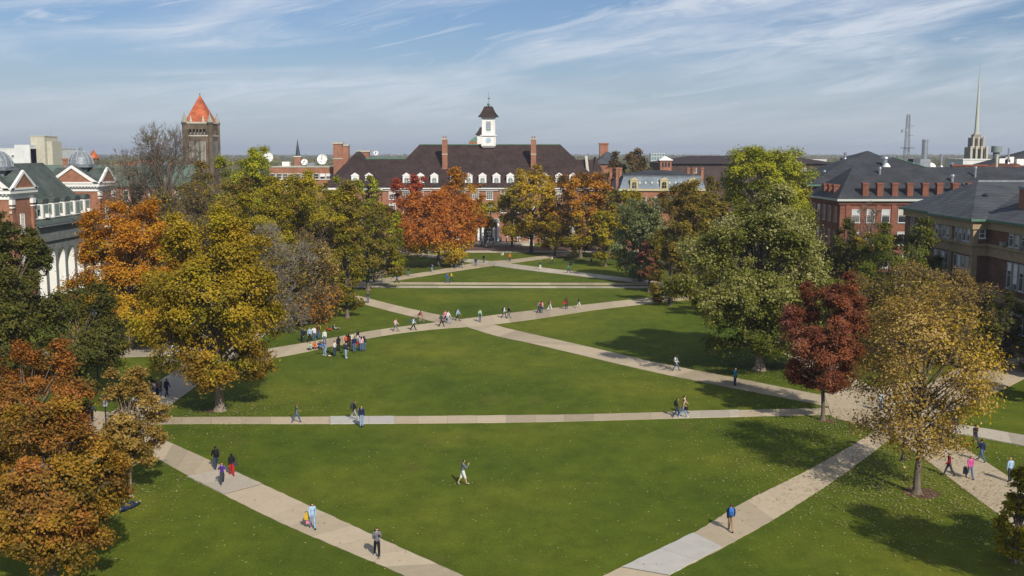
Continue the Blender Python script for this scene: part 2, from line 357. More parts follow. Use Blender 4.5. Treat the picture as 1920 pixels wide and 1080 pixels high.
# middle crossing
ribbon([(905, 603), (960, 618), (1110, 652), (1240, 682), (1390, 711), (1545, 742), (1640, 757)], [(855, 607), (930, 630), (1000, 645), (1200, 692), (1330, 719), (1500, 752), (1620, 775)], CONC)
ribbon([(500, 655), (600, 638), (700, 620), (800, 607), (880, 597), (1000, 582), (1110, 570), (1240, 556), (1330, 548)], [(440, 684), (560, 663), (700, 633), (800, 619), (900, 611), (1000, 599), (1120, 581), (1250, 566), (1340, 558)], CONC)
ribbon([(560, 530), (640, 547), (760, 577), (870, 600)], [(550, 540), (640, 560), (740, 586), (845, 611)], CONC)
# far cross walks and the far crossing
ribbon([(600, 529), (760, 529.5), (1000, 530.5), (1340, 531)], [(600, 533), (760, 533.5), (1000, 534), (1340, 535)], CONC)
ribbon([(600, 536), (760, 536.2), (1000, 537), (1340, 537.5)], [(600, 539.5), (760, 539.8), (1000, 540), (1340, 540.5)], CONC2)
ribbon([(640, 535), (700, 525), (800, 510), (900, 492), (960, 487), (1060, 474)], [(640, 543), (720, 530), (820, 514), (920, 499), (980, 491), (1080, 477)], CONC)
ribbon([(700, 463), (760, 471), (850, 483), (920, 490), (1000, 500), (1190, 523), (1260, 531)], [(690, 466), (750, 475), (840, 487), (915, 497), (990, 507), (1180, 529), (1250, 539)], CONC2)
# junction plazas and side walks
ribbon([(1545, 738), (1640, 726), (1720, 716)], [(1560, 783), (1670, 812), (1790, 830)], CONC, name='plaza')
ribbon([(150, 770), (225, 776), (262, 784)], [(120, 812), (205, 830), (262, 838)], CONC, name='plaza')
ribbon([(1640, 790), (1760, 792), (1960, 824)], [(1690, 818), (1780, 812), (1960, 845)], CONC2)
ribbon([(1690, 760), (1800, 690), (1960, 655)], [(1760, 780), (1870, 735), (1960, 690)], CONC)
ribbon([(1850, 658), (1900, 655), (2000, 652)], [(1850, 680), (1900, 683), (2000, 690)], CONC)
ribbon([(60, 656), (300, 650), (420, 648)], [(60, 675), (300, 668), (420, 664)], CONC2)
# pale and grey replacement slabs
ribbon([(619, 781.8), (739, 781.3)], [(619, 795.3), (739, 794.7)], CONC3, .10-.02)
ribbon([(425, 878.5), (492, 909)], [(352, 894), (420, 928)], CONC2, .08)
ribbon([(1166, 1065), (1300, 1000.5)], [(1252, 1080), (1353, 1027)], CONC3, .08)
ribbon([(1262, 772.6), (1385, 769.4)], [(1262, 785), (1385, 782)], CONC2, .08)
# paving in front of the long brick hall
ribbon(W((-45, 246), (60, 246)), W((-45, 250), (60, 250)), CONC2, world_=True)
ribbon(W((-45, 250.5), (60, 250.5)), W((-45, 262), (60, 262)), BRPAVE, world_=True, name='terrace_paving')
# bare earth round some trunks
DIRT = mat('mulch', (.12, .065, .035), (.07, .04, .025), 6, .95, .6)
def mulch(px, py, r):
    c = G(px, py); m = MB(); rn = random.Random(int(px))
    m.V = [(c.x, c.y, .075)]+[(c.x+r*(1+.15*rn.uniform(-1, 1))*math.cos(a*R(20)), c.y+r*(1+.15*rn.uniform(-1, 1))*math.sin(a*R(20)), .004) for a in range(18)]
    m.F = [(0, i+1, (i+1) % 18+1) for i in range(18)]
    struct(m.build('mulch', DIRT))
mulch(1727, 924, 1.25); mulch(1551, 789, .75); mulch(1636, 798, .7); mulch(1428, 693, 1.0); mulch(400, 769, .9)
# ================================================================ TREES
PAL = {
 'gold': [(.20, .15, .010), (.37, .25, .012), (.52, .34, .015), (.60, .41, .02)],
 'orange': [(.32, .13, .010), (.48, .19, .010), (.56, .24, .012), (.46, .28, .015)],
 'redorange': [(.24, .10, .015), (.42, .13, .018), (.54, .17, .02), (.56, .24, .03)],
 'rose': [(.16, .05, .04), (.26, .08, .06), (.34, .13, .09), (.30, .16, .07)],
 'rust': [(.10, .075, .014), (.18, .105, .018), (.27, .13, .022), (.34, .17, .03)],
 'red': [(.25, .045, .02), (.40, .07, .03), (.50, .10, .04), (.42, .14, .04)],
 'olive': [(.085, .085, .006), (.15, .140, .008), (.22, .185, .010), (.29, .22, .014)],
 'brownolive': [(.115, .100, .012), (.19, .150, .018), (.26, .185, .022), (.33, .22, .03)],
 'yellowgreen': [(.17, .20, .006), (.28, .30, .010), (.38, .37, .014), (.46, .42, .02)],
 'olivegold': [(.15, .140, .006), (.28, .235, .008), (.39, .31, .010), (.48, .36, .014)],
 'silver': [(.070, .080, .008), (.135, .145, .014), (.24, .235, .050), (.42, .40, .17)],
 'greygreen': [(.07, .09, .02), (.13, .155, .045), (.21, .24, .09), (.34, .36, .18)],
 'maroon': [(.11, .034, .017), (.18, .052, .023), (.25, .075, .028), (.31, .11, .036)],
 'tan': [(.19, .12, .018), (.31, .195, .035), (.43, .28, .065), (.57, .41, .16)],
 'green': [(.065, .09, .008), (.11, .135, .010), (.17, .18, .014), (.24, .23, .018)],
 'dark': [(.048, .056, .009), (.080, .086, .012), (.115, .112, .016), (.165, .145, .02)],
 'conifer': [(.10, .07, .03), (.15, .10, .04), (.2, .13, .05), (.25, .17, .06)]}
def leaf_mat(k):
    m, N, L, p = newmat(k+'_leaves'); p.inputs['Roughness'].default_value = .55; p.inputs['Specular IOR Level'].default_value = .25
    at = N.new('ShaderNodeAttribute'); at.attribute_name = 'tone'; r = N.new('ShaderNodeValToRGB'); e = r.color_ramp.elements
    c = PAL[k]; e[0].position, e[0].color = .08, (*c[0], 1); e[1].position, e[1].color = .92, (*c[3], 1)
    q = e.new(.38); q.color = (*c[1], 1); q = e.new(.66); q.color = (*c[2], 1)
    L.new(at.outputs['Fac'], r.inputs[0]); L.new(r.outputs[0], p.inputs['Base Color'])
    t = N.new('ShaderNodeBsdfTranslucent'); L.new(r.outputs[0], t.inputs[0]); ms = N.new('ShaderNodeMixShader'); ms.inputs[0].default_value = .36
    L.new(p.outputs[0], ms.inputs[1]); L.new(t.outputs[0], ms.inputs[2]); L.new(ms.outputs[0], N['Material Output'].inputs[0]); return m
PAL['litter'] = [(.26, .20, .06), (.34, .28, .10), (.42, .36, .18), (.52, .46, .28)]
PAL['rustgold'] = [(.12, .085, .010), (.23, .145, .014), (.34, .20, .018), (.44, .23, .025)]; PAL['rustred'] = [(.14, .085, .016), (.25, .115, .02), (.37, .145, .025), (.46, .175, .03)]
PAL['amber'] = [(.14, .115, .008), (.27, .195, .010), (.38, .265, .012), (.47, .32, .02)]
LEAFM = {k: leaf_mat(k) for k in PAL}
BARK = mat('grey_brown_bark', (.17, .135, .10), (.085, .065, .05), 5, .95, .8, stretch=(1, 1, .2))
BARK_L = mat('pale_bark', (.26, .215, .16), (.14, .11, .08), 5, .95, .8, stretch=(1, 1, .2))
def np_mesh(name, V, quads, m, tone=None, smooth=False):
    me = bpy.data.meshes.new(name); nv, nf = len(V), len(quads)
    me.vertices.add(nv); me.vertices.foreach_set('co', V.astype(np.float32).ravel())
    me.loops.add(nf*4); me.loops.foreach_set('vertex_index', quads.astype(np.int32).ravel())
    me.polygons.add(nf); me.polygons.foreach_set('loop_start', np.arange(0, nf*4, 4, dtype=np.int32))
    if smooth: me.polygons.foreach_set('use_smooth', np.ones(nf, dtype=bool))
    if tone is not None:
        a = me.attributes.new('tone', 'FLOAT', 'FACE'); a.data.foreach_set('value', tone.astype(np.float32))
    me.update(calc_edges=True); me.materials.append(m); return me
def tubes(P, Q, r0, r1, k=4):
    # one open tube per segment, all at once
    D = Q-P; D /= np.linalg.norm(D, axis=1, keepdims=True)+1e-9
    ref = np.where(np.abs(D[:, 2:3]) > .9, np.array([[1., 0, 0]]), np.array([[0., 0, 1]]))
    a = np.cross(D, ref); a /= np.linalg.norm(a, axis=1, keepdims=True)+1e-9; b = np.cross(D, a)
    th = 2*np.pi*np.arange(k)/k; c, s = np.cos(th), np.sin(th)
    ring = a[:, None]*c[None, :, None]+b[:, None]*s[None, :, None]
    V = np.concatenate([P[:, None]+ring*r0[:, None, None], Q[:, None]+ring*r1[:, None, None]], 1)
    n = len(P); i = np.arange(k); j = (i+1) % k
    q = np.stack([i, j, j+k, i+k], 1)[None]+(np.arange(n)*2*k)[:, None, None]
    return V.reshape(-1, 3), q.reshape(-1, 4)
def leaves(rng, C, nrm, n, size, spread, toneC, up=.5, flat=.7, tonev=.35):
    idx = rng.integers(0, len(C), n)
    d = rng.normal(size=(n, 3)); d[:, 2] *= flat
    pos = C[idx]+d*spread[idx][:, None]*.55
    N_ = nrm[idx]*1.0+rng.normal(size=(n, 3))*.62+np.array([0, 0, up]); N_ /= np.linalg.norm(N_, axis=1, keepdims=True)
    t = rng.normal(size=(n, 3)); a = np.cross(N_, t); a /= np.linalg.norm(a, axis=1, keepdims=True); b = np.cross(N_, a)
    s = size*rng.uniform(.6, 1.35, n)[:, None]; w = .36*s
    V = np.stack([pos-a*s*.5, pos-b*w+N_*s*.10, pos+a*s*.5, pos+b*w+N_*s*.10], 1)
    tone = np.clip(toneC[idx]+rng.normal(0, tonev*.5, n), 0, 1)
    return V.reshape(-1, 3), np.arange(n*4).reshape(-1, 4), tone
def prof(s, shape):
    if shape == 'round': return np.sqrt(np.clip(1-np.where(s > .32, ((s-.34)/.69)**2, ((.34-s)/.50)**2), 0, 1))**.58
    if shape == 'oval': return np.sqrt(np.clip(1-np.where(s > .36, ((s-.36)/.66)**2, ((.36-s)/.48)**2), 0, 1))
    if shape == 'cone': return np.clip(1.12*(1-s)**.75, 0, 1)*np.clip(.55+s*3.5, 0, 1)
    if shape == 'spread': return np.clip(.35+1.5*s, 0, 1)*np.sqrt(np.clip(1-((s-.45)/.55)**2, 0, 1))**.6
    return np.ones_like(s)
def tree(name, loc, h, r, pal, label, base=.2, shape='round', seed=0, boughs=34, nleaf=26000, leaf=.28, bark=None, trunk=None, clumps=15, loose=1.0,
         grad=0., pals=None, lean=(0, 0), group='trees of the quad', twig=1, tonev=.35, rb=None, sy=1.0, cat='tree', spires=True):
    rng = np.random.default_rng(seed+11); bz = base*h
    tr = trunk or max(.16, h*.021)
    ph = rng.uniform(0, 6.28, 6)
    B = []
    tries = 0
    while len(B) < boughs and tries < 4000:
        tries += 1
        s = rng.uniform(.04, .97); p = float(prof(np.array(s), shape))
        if rng.random() > (p+.12): continue
        a = rng.uniform(0, 2*np.pi); q = rng.uniform(.25, 1)**.55*.82
        lump = .96+.15*math.sin(2*a+ph[0])+.12*math.sin(3*a+ph[1]+3*s)+.13*math.sin(8*s+ph[2])
        rad = q*p*r*lump
        c = np.array([rad*math.cos(a)+lean[0]*s*h, rad*math.sin(a)*sy+lean[1]*s*h, bz+s*(h-bz)*.97])
        if all(np.linalg.norm((c-b[0])*np.array([1, 1, 1.1])) > r*.24*loose for b in B) or tries > 2500: B.append((c, p, s))
    nmain = len(B); k0 = np.array([.95, .95, .965]) if spires else np.ones(3); B = [(c*k0, p, s) for c, p, s in B]
    if spires:                       # pointed shoots and side lobes that break the outline
        for i in range(int(len(B)*.8)):
            c, p, s = B[int(rng.integers(nmain))]; o_ = c-np.array([lean[0]*s*h, lean[1]*s*h, bz+(h-bz)*.3]); o_ /= np.linalg.norm(o_)+1e-6
            o_ = o_*.8+np.array([0, 0, .45])+rng.normal(0, .25, 3); B.append((c+o_*r*rng.uniform(.12, .25), .0, s))
    C0 = np.array([b[0] for b in B]); rbv = (rb or .27)*r*rng.uniform(.72, 1.28, len(B))*np.array([.65+.35*b[1] for b in B]); rbv[nmain:] *= .72
    # trunk and limbs
    P, Q, r0, r1 = [], [], [], []
    top = np.array([lean[0]*h*.6, lean[1]*h*.6, bz+(h-bz)*.72]); wob = rng.normal(0, .05*r, (8, 3)); wob[:, 2] = 0; wob[0] = 0
    tp = [np.array([0, 0, -.1])]+[np.array([top[0]*t, top[1]*t, top[2]*t])+wob[int(t*7)]*t for t in (.03, .12, .3, .5, .7, .85, 1)]
    tp[1][2] = .35
    rads = [tr*2.0, tr*1.2, tr, tr*.92, tr*.75, tr*.5, tr*.3, tr*.12]
    for i in range(7): P.append(tp[i]); Q.append(tp[i+1]); r0.append(rads[i]); r1.append(rads[i+1])
    for c, rb_ in zip(C0, rbv):
        z0 = max(bz*.75, min(bz*.8+(c[2]-bz)*.55, top[2]*.9)) ; f = z0/top[2]
        st = np.array([np.interp(z0, [t[2] for t in tp], [t[k] for t in tp]) for k in range(2)]+[z0])
        mid = st*.45+c*.55+np.array([0, 0, -.12*np.linalg.norm((c-st)[:2])+.05*r]) + rng.normal(0, .03*r, 3)
        ln = np.linalg.norm(c-st); lr = max(.035, tr*.42*(1-f*.6)*min(1, ln/r+.25))
        pts = [st*(1-t)**2+2*mid*t*(1-t)+c*t*t for t in (0, .3, .55, .8, 1)]
        for i in range(4): P.append(pts[i]); Q.append(pts[i+1]); r0.append(lr*(1-i*.22)); r1.append(lr*(1-(i+1)*.22))
    # clumps on the shell of every bough
    nb = len(C0); ax = np.array([lean[0]*h*.5, lean[1]*h*.5, bz+(h-bz)*.4])
    d = rng.normal(size=(nb, clumps, 3)); out = C0-ax; out /= np.linalg.norm(out, axis=1, keepdims=True)+1e-6
    d += out[:, None]*.8; d[:, :, 2] += .35; d /= np.linalg.norm(d, axis=2, keepdims=True)
    rr = rng.uniform(.45, 1.05, (nb, clumps, 1))
    C = C0[:, None]+d*rr*rbv[:, None, None]*np.array([1, 1, .8]); nrm = (d*.7+out[:, None]*.5).reshape(-1, 3)
    Cf = C.reshape(-1, 3); Cf[:, 2] = np.maximum(Cf[:, 2], .6)
    if twig:
        S = np.repeat(C0, clumps, 0)
        P2, Q2 = S, Cf
        V1, F1 = tubes(np.array(P), np.array(Q), np.array(r0), np.array(r1), 7)
        ln = np.full(len(P2), max(.02, tr*.09))
        V2, F2 = tubes(P2, Q2, ln, ln*.4, 3)
        Vs, Fs, off = [V1, V2], [F1, F2+len(V1)], len(V1)+len(V2)
        if twig > 1:      # bare crowns carry several more orders of twig
            cur = Cf; L_ = .62*rbv.mean(); rr_ = ln[0]*.5; dirs = d.reshape(-1, 3)
            for o_ in range(2):
                k = 3 if o_ == 0 else 3
                cc = np.repeat(cur, k, 0); dd = np.repeat(dirs, k, 0)+rng.normal(0, .55, (len(cc), 3)); dd[:, 2] += .35*(twig > 1); dd /= np.linalg.norm(dd, axis=1, keepdims=True)
                e = cc+dd*L_*rng.uniform(.6, 1.3, (len(cc), 1))
                V3, F3 = tubes(cc, e, np.full(len(cc), max(.024, rr_)), np.full(len(cc), max(.016, rr_*.5)), 3)
                Vs.append(V3); Fs.append(F3+off); off += len(V3); cur, dirs = e, dd; L_ *= .7; rr_ *= .6
            if nleaf: Cf = np.concatenate([Cf, cur[::3]]); nrm = np.concatenate([nrm, dirs[::3]])
        Vt, Ft = np.concatenate(Vs), np.concatenate(Fs)
    else:
        Vt, Ft = tubes(np.array(P), np.array(Q), np.array(r0), np.array(r1), 6)
    rt = root(name, loc, label, cat, group)
    link('trunk', np_mesh('trunk', Vt, Ft, bark or BARK, smooth=True), rt)
    if nleaf:
        ctone = np.repeat(rng.normal(0, .13, nb), clumps); ctone = np.concatenate([ctone, rng.normal(0, .13, max(0, len(Cf)-len(ctone)))])
        hh = (Cf[:, 2]-bz)/(h-bz)-.5
        toneC = .48+ctone+rng.normal(0, .10, len(Cf))+grad*hh
        spread = np.full(len(Cf), rbv.mean()*.50)*rng.uniform(.7, 1.25, len(Cf))
        Vl, Fl, tone = leaves(rng, Cf, nrm, nleaf, leaf, spread, toneC, tonev=tonev)
        Vl[:, 2] = np.maximum(Vl[:, 2], .05)
        me = np_mesh('crown', Vl, Fl, LEAFM[pal], tone)
        if pals:                       # a second leaf colour in part of the crown (low branches, one side)
            for k, (p2, frac) in enumerate(pals):
                me.materials.append(LEAFM[p2])
            cen = Vl.reshape(-1, 4, 3).mean(1); mi = np.zeros(len(Fl), np.int32)
            for k, (p2, fn) in enumerate(pals):
                sel = fn(cen, rng, h, r); mi[sel] = k+1
            me.polygons.foreach_set('material_index', mi)
        link('crown', me, rt)
    return rt
def blot(t, f=1.4): return lambda c, g, h, r: (np.sin(c[:, 0]*f+1)+np.sin(c[:, 1]*f*1.2+c[:, 2]*f*.7)+np.sin(c[:, 2]*f*1.5+2)+g.normal(0, .5, len(c))) > t
def low(t, w=.12): return lambda c, g, h, r: (c[:, 2]/h+g.normal(0, w, len(c))) < t
def high(t, w=.12): return lambda c, g, h, r: (c[:, 2]/h+g.normal(0, w, len(c))) > t
def side(t, w=.25): return lambda c, g, h, r: (c[:, 0]/r+g.normal(0, w, len(c))) < t
def rside(t, w=.25): return lambda c, g, h, r: (c[:, 0]/r+g.normal(0, w, len(c))) > t
NT = [0]
def T(name, px, Y, top, rpx, pal, label, base_py=None, **k):
    """a tree at distance Y whose trunk stands under column px, its top seen at row top and its crown rpx columns wide to each side"""
    x = A(px, 540, Y).x; h = A(px, top, Y).z; r = rpx*Y/F; NT[0] += 1
    leaf = k.pop('leaf', None) or max(.20, Y*.0018)
    nl = k.pop('nleaf', None)
    if nl is None: nl = int(min(60000, 1.9*4*math.pi*r*r*(.5+.5*h/(2*r))/(leaf*leaf*.36)))
    return tree(name, (x, Y, 0), h, r, pal, label, seed=NT[0]*7+int(px), leaf=leaf, nleaf=nl, **k)
def gy(py): return G(960, py).y
# --- near, left
T('oak_tree', 40, 69, 636, 116, 'rustred', 'rust red oak at left frame edge, the upper and farther of the two touching it', base=.12, shape='round', boughs=46, nleaf=60000, leaf=.185, grad=.3, pals=[('rust', blot(.6)), ('olive', low(.25))], loose=.8)
T('oak_tree', 68, 54, 778, 138, 'rustgold', 'orange and green oak filling the bottom left corner above its shadow', base=.20, shape='round', boughs=52, nleaf=70000, leaf=.17, grad=.2, pals=[('rust', blot(.5)), ('rustred', blot(1.3, .9))], loose=.75)
T('young_tree', 226, gy(932), 680, 62, 'tan', 'small thin tree with tan leaves and pale trunk beside the left diagonal path', base=.25, shape='oval', boughs=44, nleaf=24000, leaf=.16, bark=BARK_L, trunk=.12, rb=.30, spires=False)
T('maple_tree', 404, gy(770), 395, 134, 'amber', 'large gold green maple on the lawn left of centre', base=.18, shape='round', boughs=74, nleaf=95000, leaf=.225, grad=.25, trunk=.38, bark=BARK_L, pals=[('rustgold', low(.34, .06)), ('olivegold', blot(1.2, .9))], loose=.75)
T('maple_tree', 240, gy(655), 368, 112, 'orange', 'bright orange maple behind the left walk, left of the gold maple', base=.12, shape='round', boughs=66, nleaf=85000, leaf=.25, grad=-.15, trunk=.36, bark=BARK_L, pals=[('gold', low(.42, .15))], loose=.75)
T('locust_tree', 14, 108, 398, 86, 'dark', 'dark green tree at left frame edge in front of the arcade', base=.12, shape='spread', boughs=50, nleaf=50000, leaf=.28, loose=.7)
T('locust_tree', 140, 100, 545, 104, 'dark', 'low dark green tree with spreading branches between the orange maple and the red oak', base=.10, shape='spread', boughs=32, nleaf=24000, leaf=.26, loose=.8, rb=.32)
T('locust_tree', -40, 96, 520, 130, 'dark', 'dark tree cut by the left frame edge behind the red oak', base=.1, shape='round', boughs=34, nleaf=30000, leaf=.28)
# --- left bank of trees
T('elm_tree', 316, 175, 262, 92, 'brownolive', 'tall bare elm with dark twigs in front of the bell tower', base=.45, shape='spread', boughs=40, clumps=6, nleaf=500, twig=2, leaf=.3, rb=.34)
T('elm_tree', 258, 182, 272, 62, 'brownolive', 'bare elm in front of the green copper roof', base=.45, shape='spread', boughs=26, clumps=8, nleaf=300, twig=2, leaf=.3, rb=.34)
T('locust_tree', 410, 176, 312, 84, 'brownolive', 'dark olive locust behind the gold maple, below the bell tower', base=.2, boughs=46, shape='round', twig=1)
T('locust_tree', 462, 205, 283, 72, 'olivegold', 'tallest yellow green locust of the left bank, right of the bell tower', base=.2, boughs=44, shape='round', pals=[('yellowgreen', high(.6))])
T('locust_tree', 545, 186, 322, 84, 'olivegold', 'broad yellow green locust between the bell tower and the brick hall', base=.1, boughs=46, shape='round')
T('locust_tree', 608, 170, 352, 88, 'olivegold', 'olive brown locust at the right end of the left bank', base=.12, boughs=44, shape='round', pals=[('brownolive', blot(.4))])
T('locust_tree', 505, 160, 375, 74, 'olivegold', 'dark locust right behind the gold maple', base=.2, boughs=38)
T('locust_tree', 690, 178, 375, 66, 'brownolive', 'olive locust leaning over the lawn left of the orange maples', base=.09, boughs=42, pals=[('olive', blot(.2))])
T('shade_tree', 650, 148, 432, 40, 'olive', 'olive crown low over the far left walk end', base=.06, boughs=24, nleaf=9000)
T('locust_tree', 350, 150, 345, 66, 'brownolive', 'half bare brown locust above the orange maple', base=.3, boughs=34, twig=2, nleaf=9000)
T('hornbeam_tree', 512, 137, 428, 66, 'brownolive', 'grey half bare tree with bare upswept twigs right of the gold maple', base=.08, shape='oval', boughs=44, clumps=12, nleaf=5500, leaf=.25, twig=2, bark=mat('grey_twig', (.27, .24, .2), (.18, .16, .13), 3, .9), rb=.34)
T('hornbeam_tree', 583, 143, 438, 56, 'brownolive', 'brown and tan leaved tree at the lawn edge above the students', base=.07, shape='oval', boughs=40, clumps=12, nleaf=12000, leaf=.26, twig=2, pals=[('tan', rside(.3, .4)), ('orange', low(.3, .1))], rb=.32)
T('shade_tree', 640, 228, 322, 36, 'yellowgreen', 'yellow green tree in front of the left wing of the brick hall', base=.2, pals=[('green', low(.6))])
T('shade_tree', 693, 236, 327, 32, 'green', 'green tree beside the red maple, in front of the brown roof', base=.2, pals=[('yellowgreen', high(.7))])
T('shade_tree', 600, 240, 340, 30, 'olivegold', 'yellowing tree left of the brick hall', base=.2)
T('shade_tree', 722, 202, 378, 44, 'yellowgreen', 'yellow olive tree left of the orange maple trunk', base=.1)
T('shade_tree', 640, 205, 450, 36, 'gold', 'low golden tree at the far end of the left walk', base=.12, boughs=20)
# --- in front of the long brick hall
T('maple_tree', 768, 240, 329, 42, 'red', 'red maple in front of the brick hall, left of centre', base=.2)
T('maple_tree', 822, gy(500), 364, 88, 'redorange', 'wide red orange maple on the far lawn with a forked trunk', base=.19, shape='round', boughs=52, pals=[('gold', low(.33, .06))], loose=.8)
T('maple_tree', 866, gy(474), 318, 44, 'gold', 'narrow golden brown maple left of the hall entrance', base=.18, shape='oval', boughs=40, pals=[('orange', high(.55, .3))])
T('maple_tree', 912, gy(466), 378, 26, 'olivegold', 'olive gold tree beside the entrance of the hall', base=.52, shape='round')
T('maple_tree', 996, gy(474), 322, 64, 'gold', 'bright yellow maple right of the hall entrance', base=.17, shape='oval', boughs=48, grad=.3, pals=[('olivegold', side(-.55, .2))])
T('maple_tree', 1088, gy(484), 332, 68, 'orange', 'orange brown maple right of the yellow maple', base=.14, shape='round', boughs=52, pals=[('olivegold', low(.5, .15)), ('rust', blot(.4))])
T('shade_tree', 1040, gy(480), 385, 36, 'gold', 'golden lower tree between the yellow and the orange brown maple', base=.17)
T('shade_tree', 1150, gy(476), 352, 34, 'olivegold', 'yellow green tree in front of the slate mansard house', base=.15, pals=[('green', high(.8))])
T('shade_tree', 1135, gy(500), 395, 34, 'olivegold', 'olive tree left of the grey green oak', base=.12)
T('shade_tree', 960, gy(464), 345, 22, 'olive', 'dark olive tree close to the hall wall at the entrance', base=.2)
T('larch_tree', 1150, 288, 272, 25, 'conifer', 'brown feathery conifer, left one of the two by the orange chimney', base=.2, shape='cone', boughs=44, rb=.42, leaf=.5, nleaf=12000, group='brown conifers')
T('larch_tree', 1186, 288, 273, 30, 'conifer', 'brown feathery conifer, right one of the two by the orange chimney', base=.2, shape='oval', boughs=40, rb=.36, leaf=.5, nleaf=14000, group='brown conifers')
T('shade_tree', 1067, 400, 283, 12, 'green', 'small green treetop behind the right end of the brown roof', base=.2, nleaf=5000)
# --- right bank
T('oak_tree', 1200, gy(528), 378, 64, 'greygreen', 'grey green oak at the left end of the right bank', base=.07, shape='round', boughs=46)
T('oak_tree', 1296, 172, 352, 72, 'brownolive', 'brown olive tree between the grey green oak and the big silver maple', base=.1, shape='round', boughs=50, pals=[('olive', low(.55, .2))])
T('dogwood_tree', 1217, gy(548), 448, 28, 'rose', 'small reddish tree at the end of the far cross walk', base=.15, shape='oval', boughs=22, nleaf=7000, pals=[('brownolive', rside(.1, .6)), ('rust', low(.35))])
T('shade_tree', 1266, 222, 357, 62, 'brownolive', 'brown orange tree at the foot of the slate mansard house', base=.2, pals=[('rust', blot(.5))])
T('shade_tree', 1184, 226, 360, 42, 'olivegold', 'olive gold tree left of the foot of the slate mansard house', base=.2)
T('oak_tree', 1256, 160, 450, 42, 'brownolive', 'low bushy brown tree in front of the brown olive one', base=.05, boughs=28)
T('shade_tree', 1345, 215, 325, 40, 'brownolive', 'brown tree behind, between the mansard house and the yellow green tree', base=.2)
T('ginkgo_tree', 1429, 190, 274, 92, 'yellowgreen', 'tall yellow green tree rising above the big silver maple', base=.3, shape='round', boughs=80, spires=False, rb=.22, loose=.7, pals=[('green', side(-.9, .2))])
T('silver_maple', 1428, gy(694), 378, 152, 'silver', 'huge pale green maple with whitish leaf undersides, its trunk left of the maroon tree', base=.14, shape='round', boughs=84, nleaf=110000, leaf=.255, trunk=.5, bark=BARK_L, grad=.25, loose=.7, pals=[('green', low(.25, .2))], rb=.24)
T('maple_tree', 1552, gy(789), 524, 94, 'maroon', 'maroon red tree at the right end of the cross walk', base=.26, shape='oval', boughs=60, nleaf=60000, leaf=.175, trunk=.17, loose=.7, rb=.26, pals=[('rose', side(-.75, .15))])
T('oak_tree', 1738, gy(926), 545, 150, 'tan', 'thin crowned tan oak in a ring of mulch on the right lawn', base=.25, shape='oval', boughs=58, clumps=14, nleaf=21000, leaf=.185, trunk=.24, loose=.8, rb=.30, grad=-.1, spires=False, pals=[('gold', rside(.5, .5))])
T('oak_tree', 1690, 112, 505, 78, 'olive', 'sparse olive tan tree behind the tan oak, left one', base=.1, shape='round', boughs=36, nleaf=19000, pals=[('brownolive', blot(.3)), ('tan', high(.95, .15))], twig=2, clumps=9)
T('oak_tree', 1800, 114, 520, 66, 'brownolive', 'sparse brown tree in front of the shaded stone banded building', base=.08, shape='round', boughs=36, nleaf=15000, pals=[('tan', high(.75, .3))], twig=2, clumps=9)
T('oak_tree', 1625, 118, 505, 50, 'brownolive', 'brown olive tree between the silver maple and the maroon tree', base=.1, nleaf=12000)
T('shade_tree', 1640, 160, 428, 54, 'brownolive', 'brown tree at the foot of the red brick wall', base=.1)
T('shade_tree', 1684, 136, 414, 84, 'green', 'rounded green tree in front of the stone banded building', base=.1, boughs=44, pals=[('dark', low(.35, .1))])
T('pine_tree', 1580, 165, 405, 54, 'dark', 'dark green pine before the red brick building', base=.1, shape='cone', boughs=40, rb=.3)
T('elm_tree', 1628, 172, 376, 44, 'brownolive', 'bare grey tree against the red brick wall', base=.3, shape='spread', boughs=22, clumps=6, nleaf=0, twig=2)
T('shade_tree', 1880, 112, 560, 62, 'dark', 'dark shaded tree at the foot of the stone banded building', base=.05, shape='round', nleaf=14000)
T('young_tree', 1938, 58, 862, 42, 'olivegold', 'small olive gold tree cut by the right frame edge', base=.04, shape='cone', boughs=26, nleaf=11000, leaf=.17, rb=.4)
T('oak_tree', 2670, 41.5, 480, 290, 'brownolive', 'brown oak just beyond the right frame edge that throws its shadow on the lawn', base=.25, shape='round', boughs=54, nleaf=50000, leaf=.26)
T('oak_tree', 2000, 96, 600, 60, 'tan', 'tan tree past the right frame edge beyond the side walk', base=.2, nleaf=12000)
T('shade_tree', 1500, 150, 470, 46, 'brownolive', 'shaded tree behind the silver maple', base=.1, nleaf=9000)
T('shade_tree', 1345, 150, 500, 46, 'olive', 'low olive crown in the shade behind the silver maple', base=.05, nleaf=9000)
# hedge and shrubs at right
def hedge(x0, x1, y0, y1, h, label, n=6000, pal='dark', name='hedge'):
    rng = np.random.default_rng(int(x0*3+y0)); m = n//12
    C = np.stack([rng.uniform(x0, x1, m), rng.uniform(y0, y1, m), rng.uniform(.15, h, m)], 1)
    Vl, Fl, tone = leaves(rng, C, np.tile([[0, 0, 1.]], (m, 1)), n, .24, np.full(m, .28), rng.uniform(.3, .7, m))
    Vl[:, 2] = np.maximum(Vl[:, 2], .02)
    c = np.array([(x0+x1)/2, (y0+y1)/2, 0]); o = link(name, np_mesh(name, Vl-c, Fl, LEAFM[pal], tone)); o.location = c
    st = MB()
    for i in range(14): x = x0+(x1-x0)*(i+.5)/14-c[0]; st.tube((x, 0, 0), (x+.1, 0, h*.8), .03, .01, 5)
    me = bpy.data.meshes.new('stem'); me.from_pydata(st.V, [], st.F); link('stems', me, o, [BARK])
    return tag(o, label, 'hedge')
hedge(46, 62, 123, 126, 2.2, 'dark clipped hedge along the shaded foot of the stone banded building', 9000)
hedge(44.5, 46.5, 112, 124, 1.4, 'low dark shrub row by the bicycle rack', 4000)
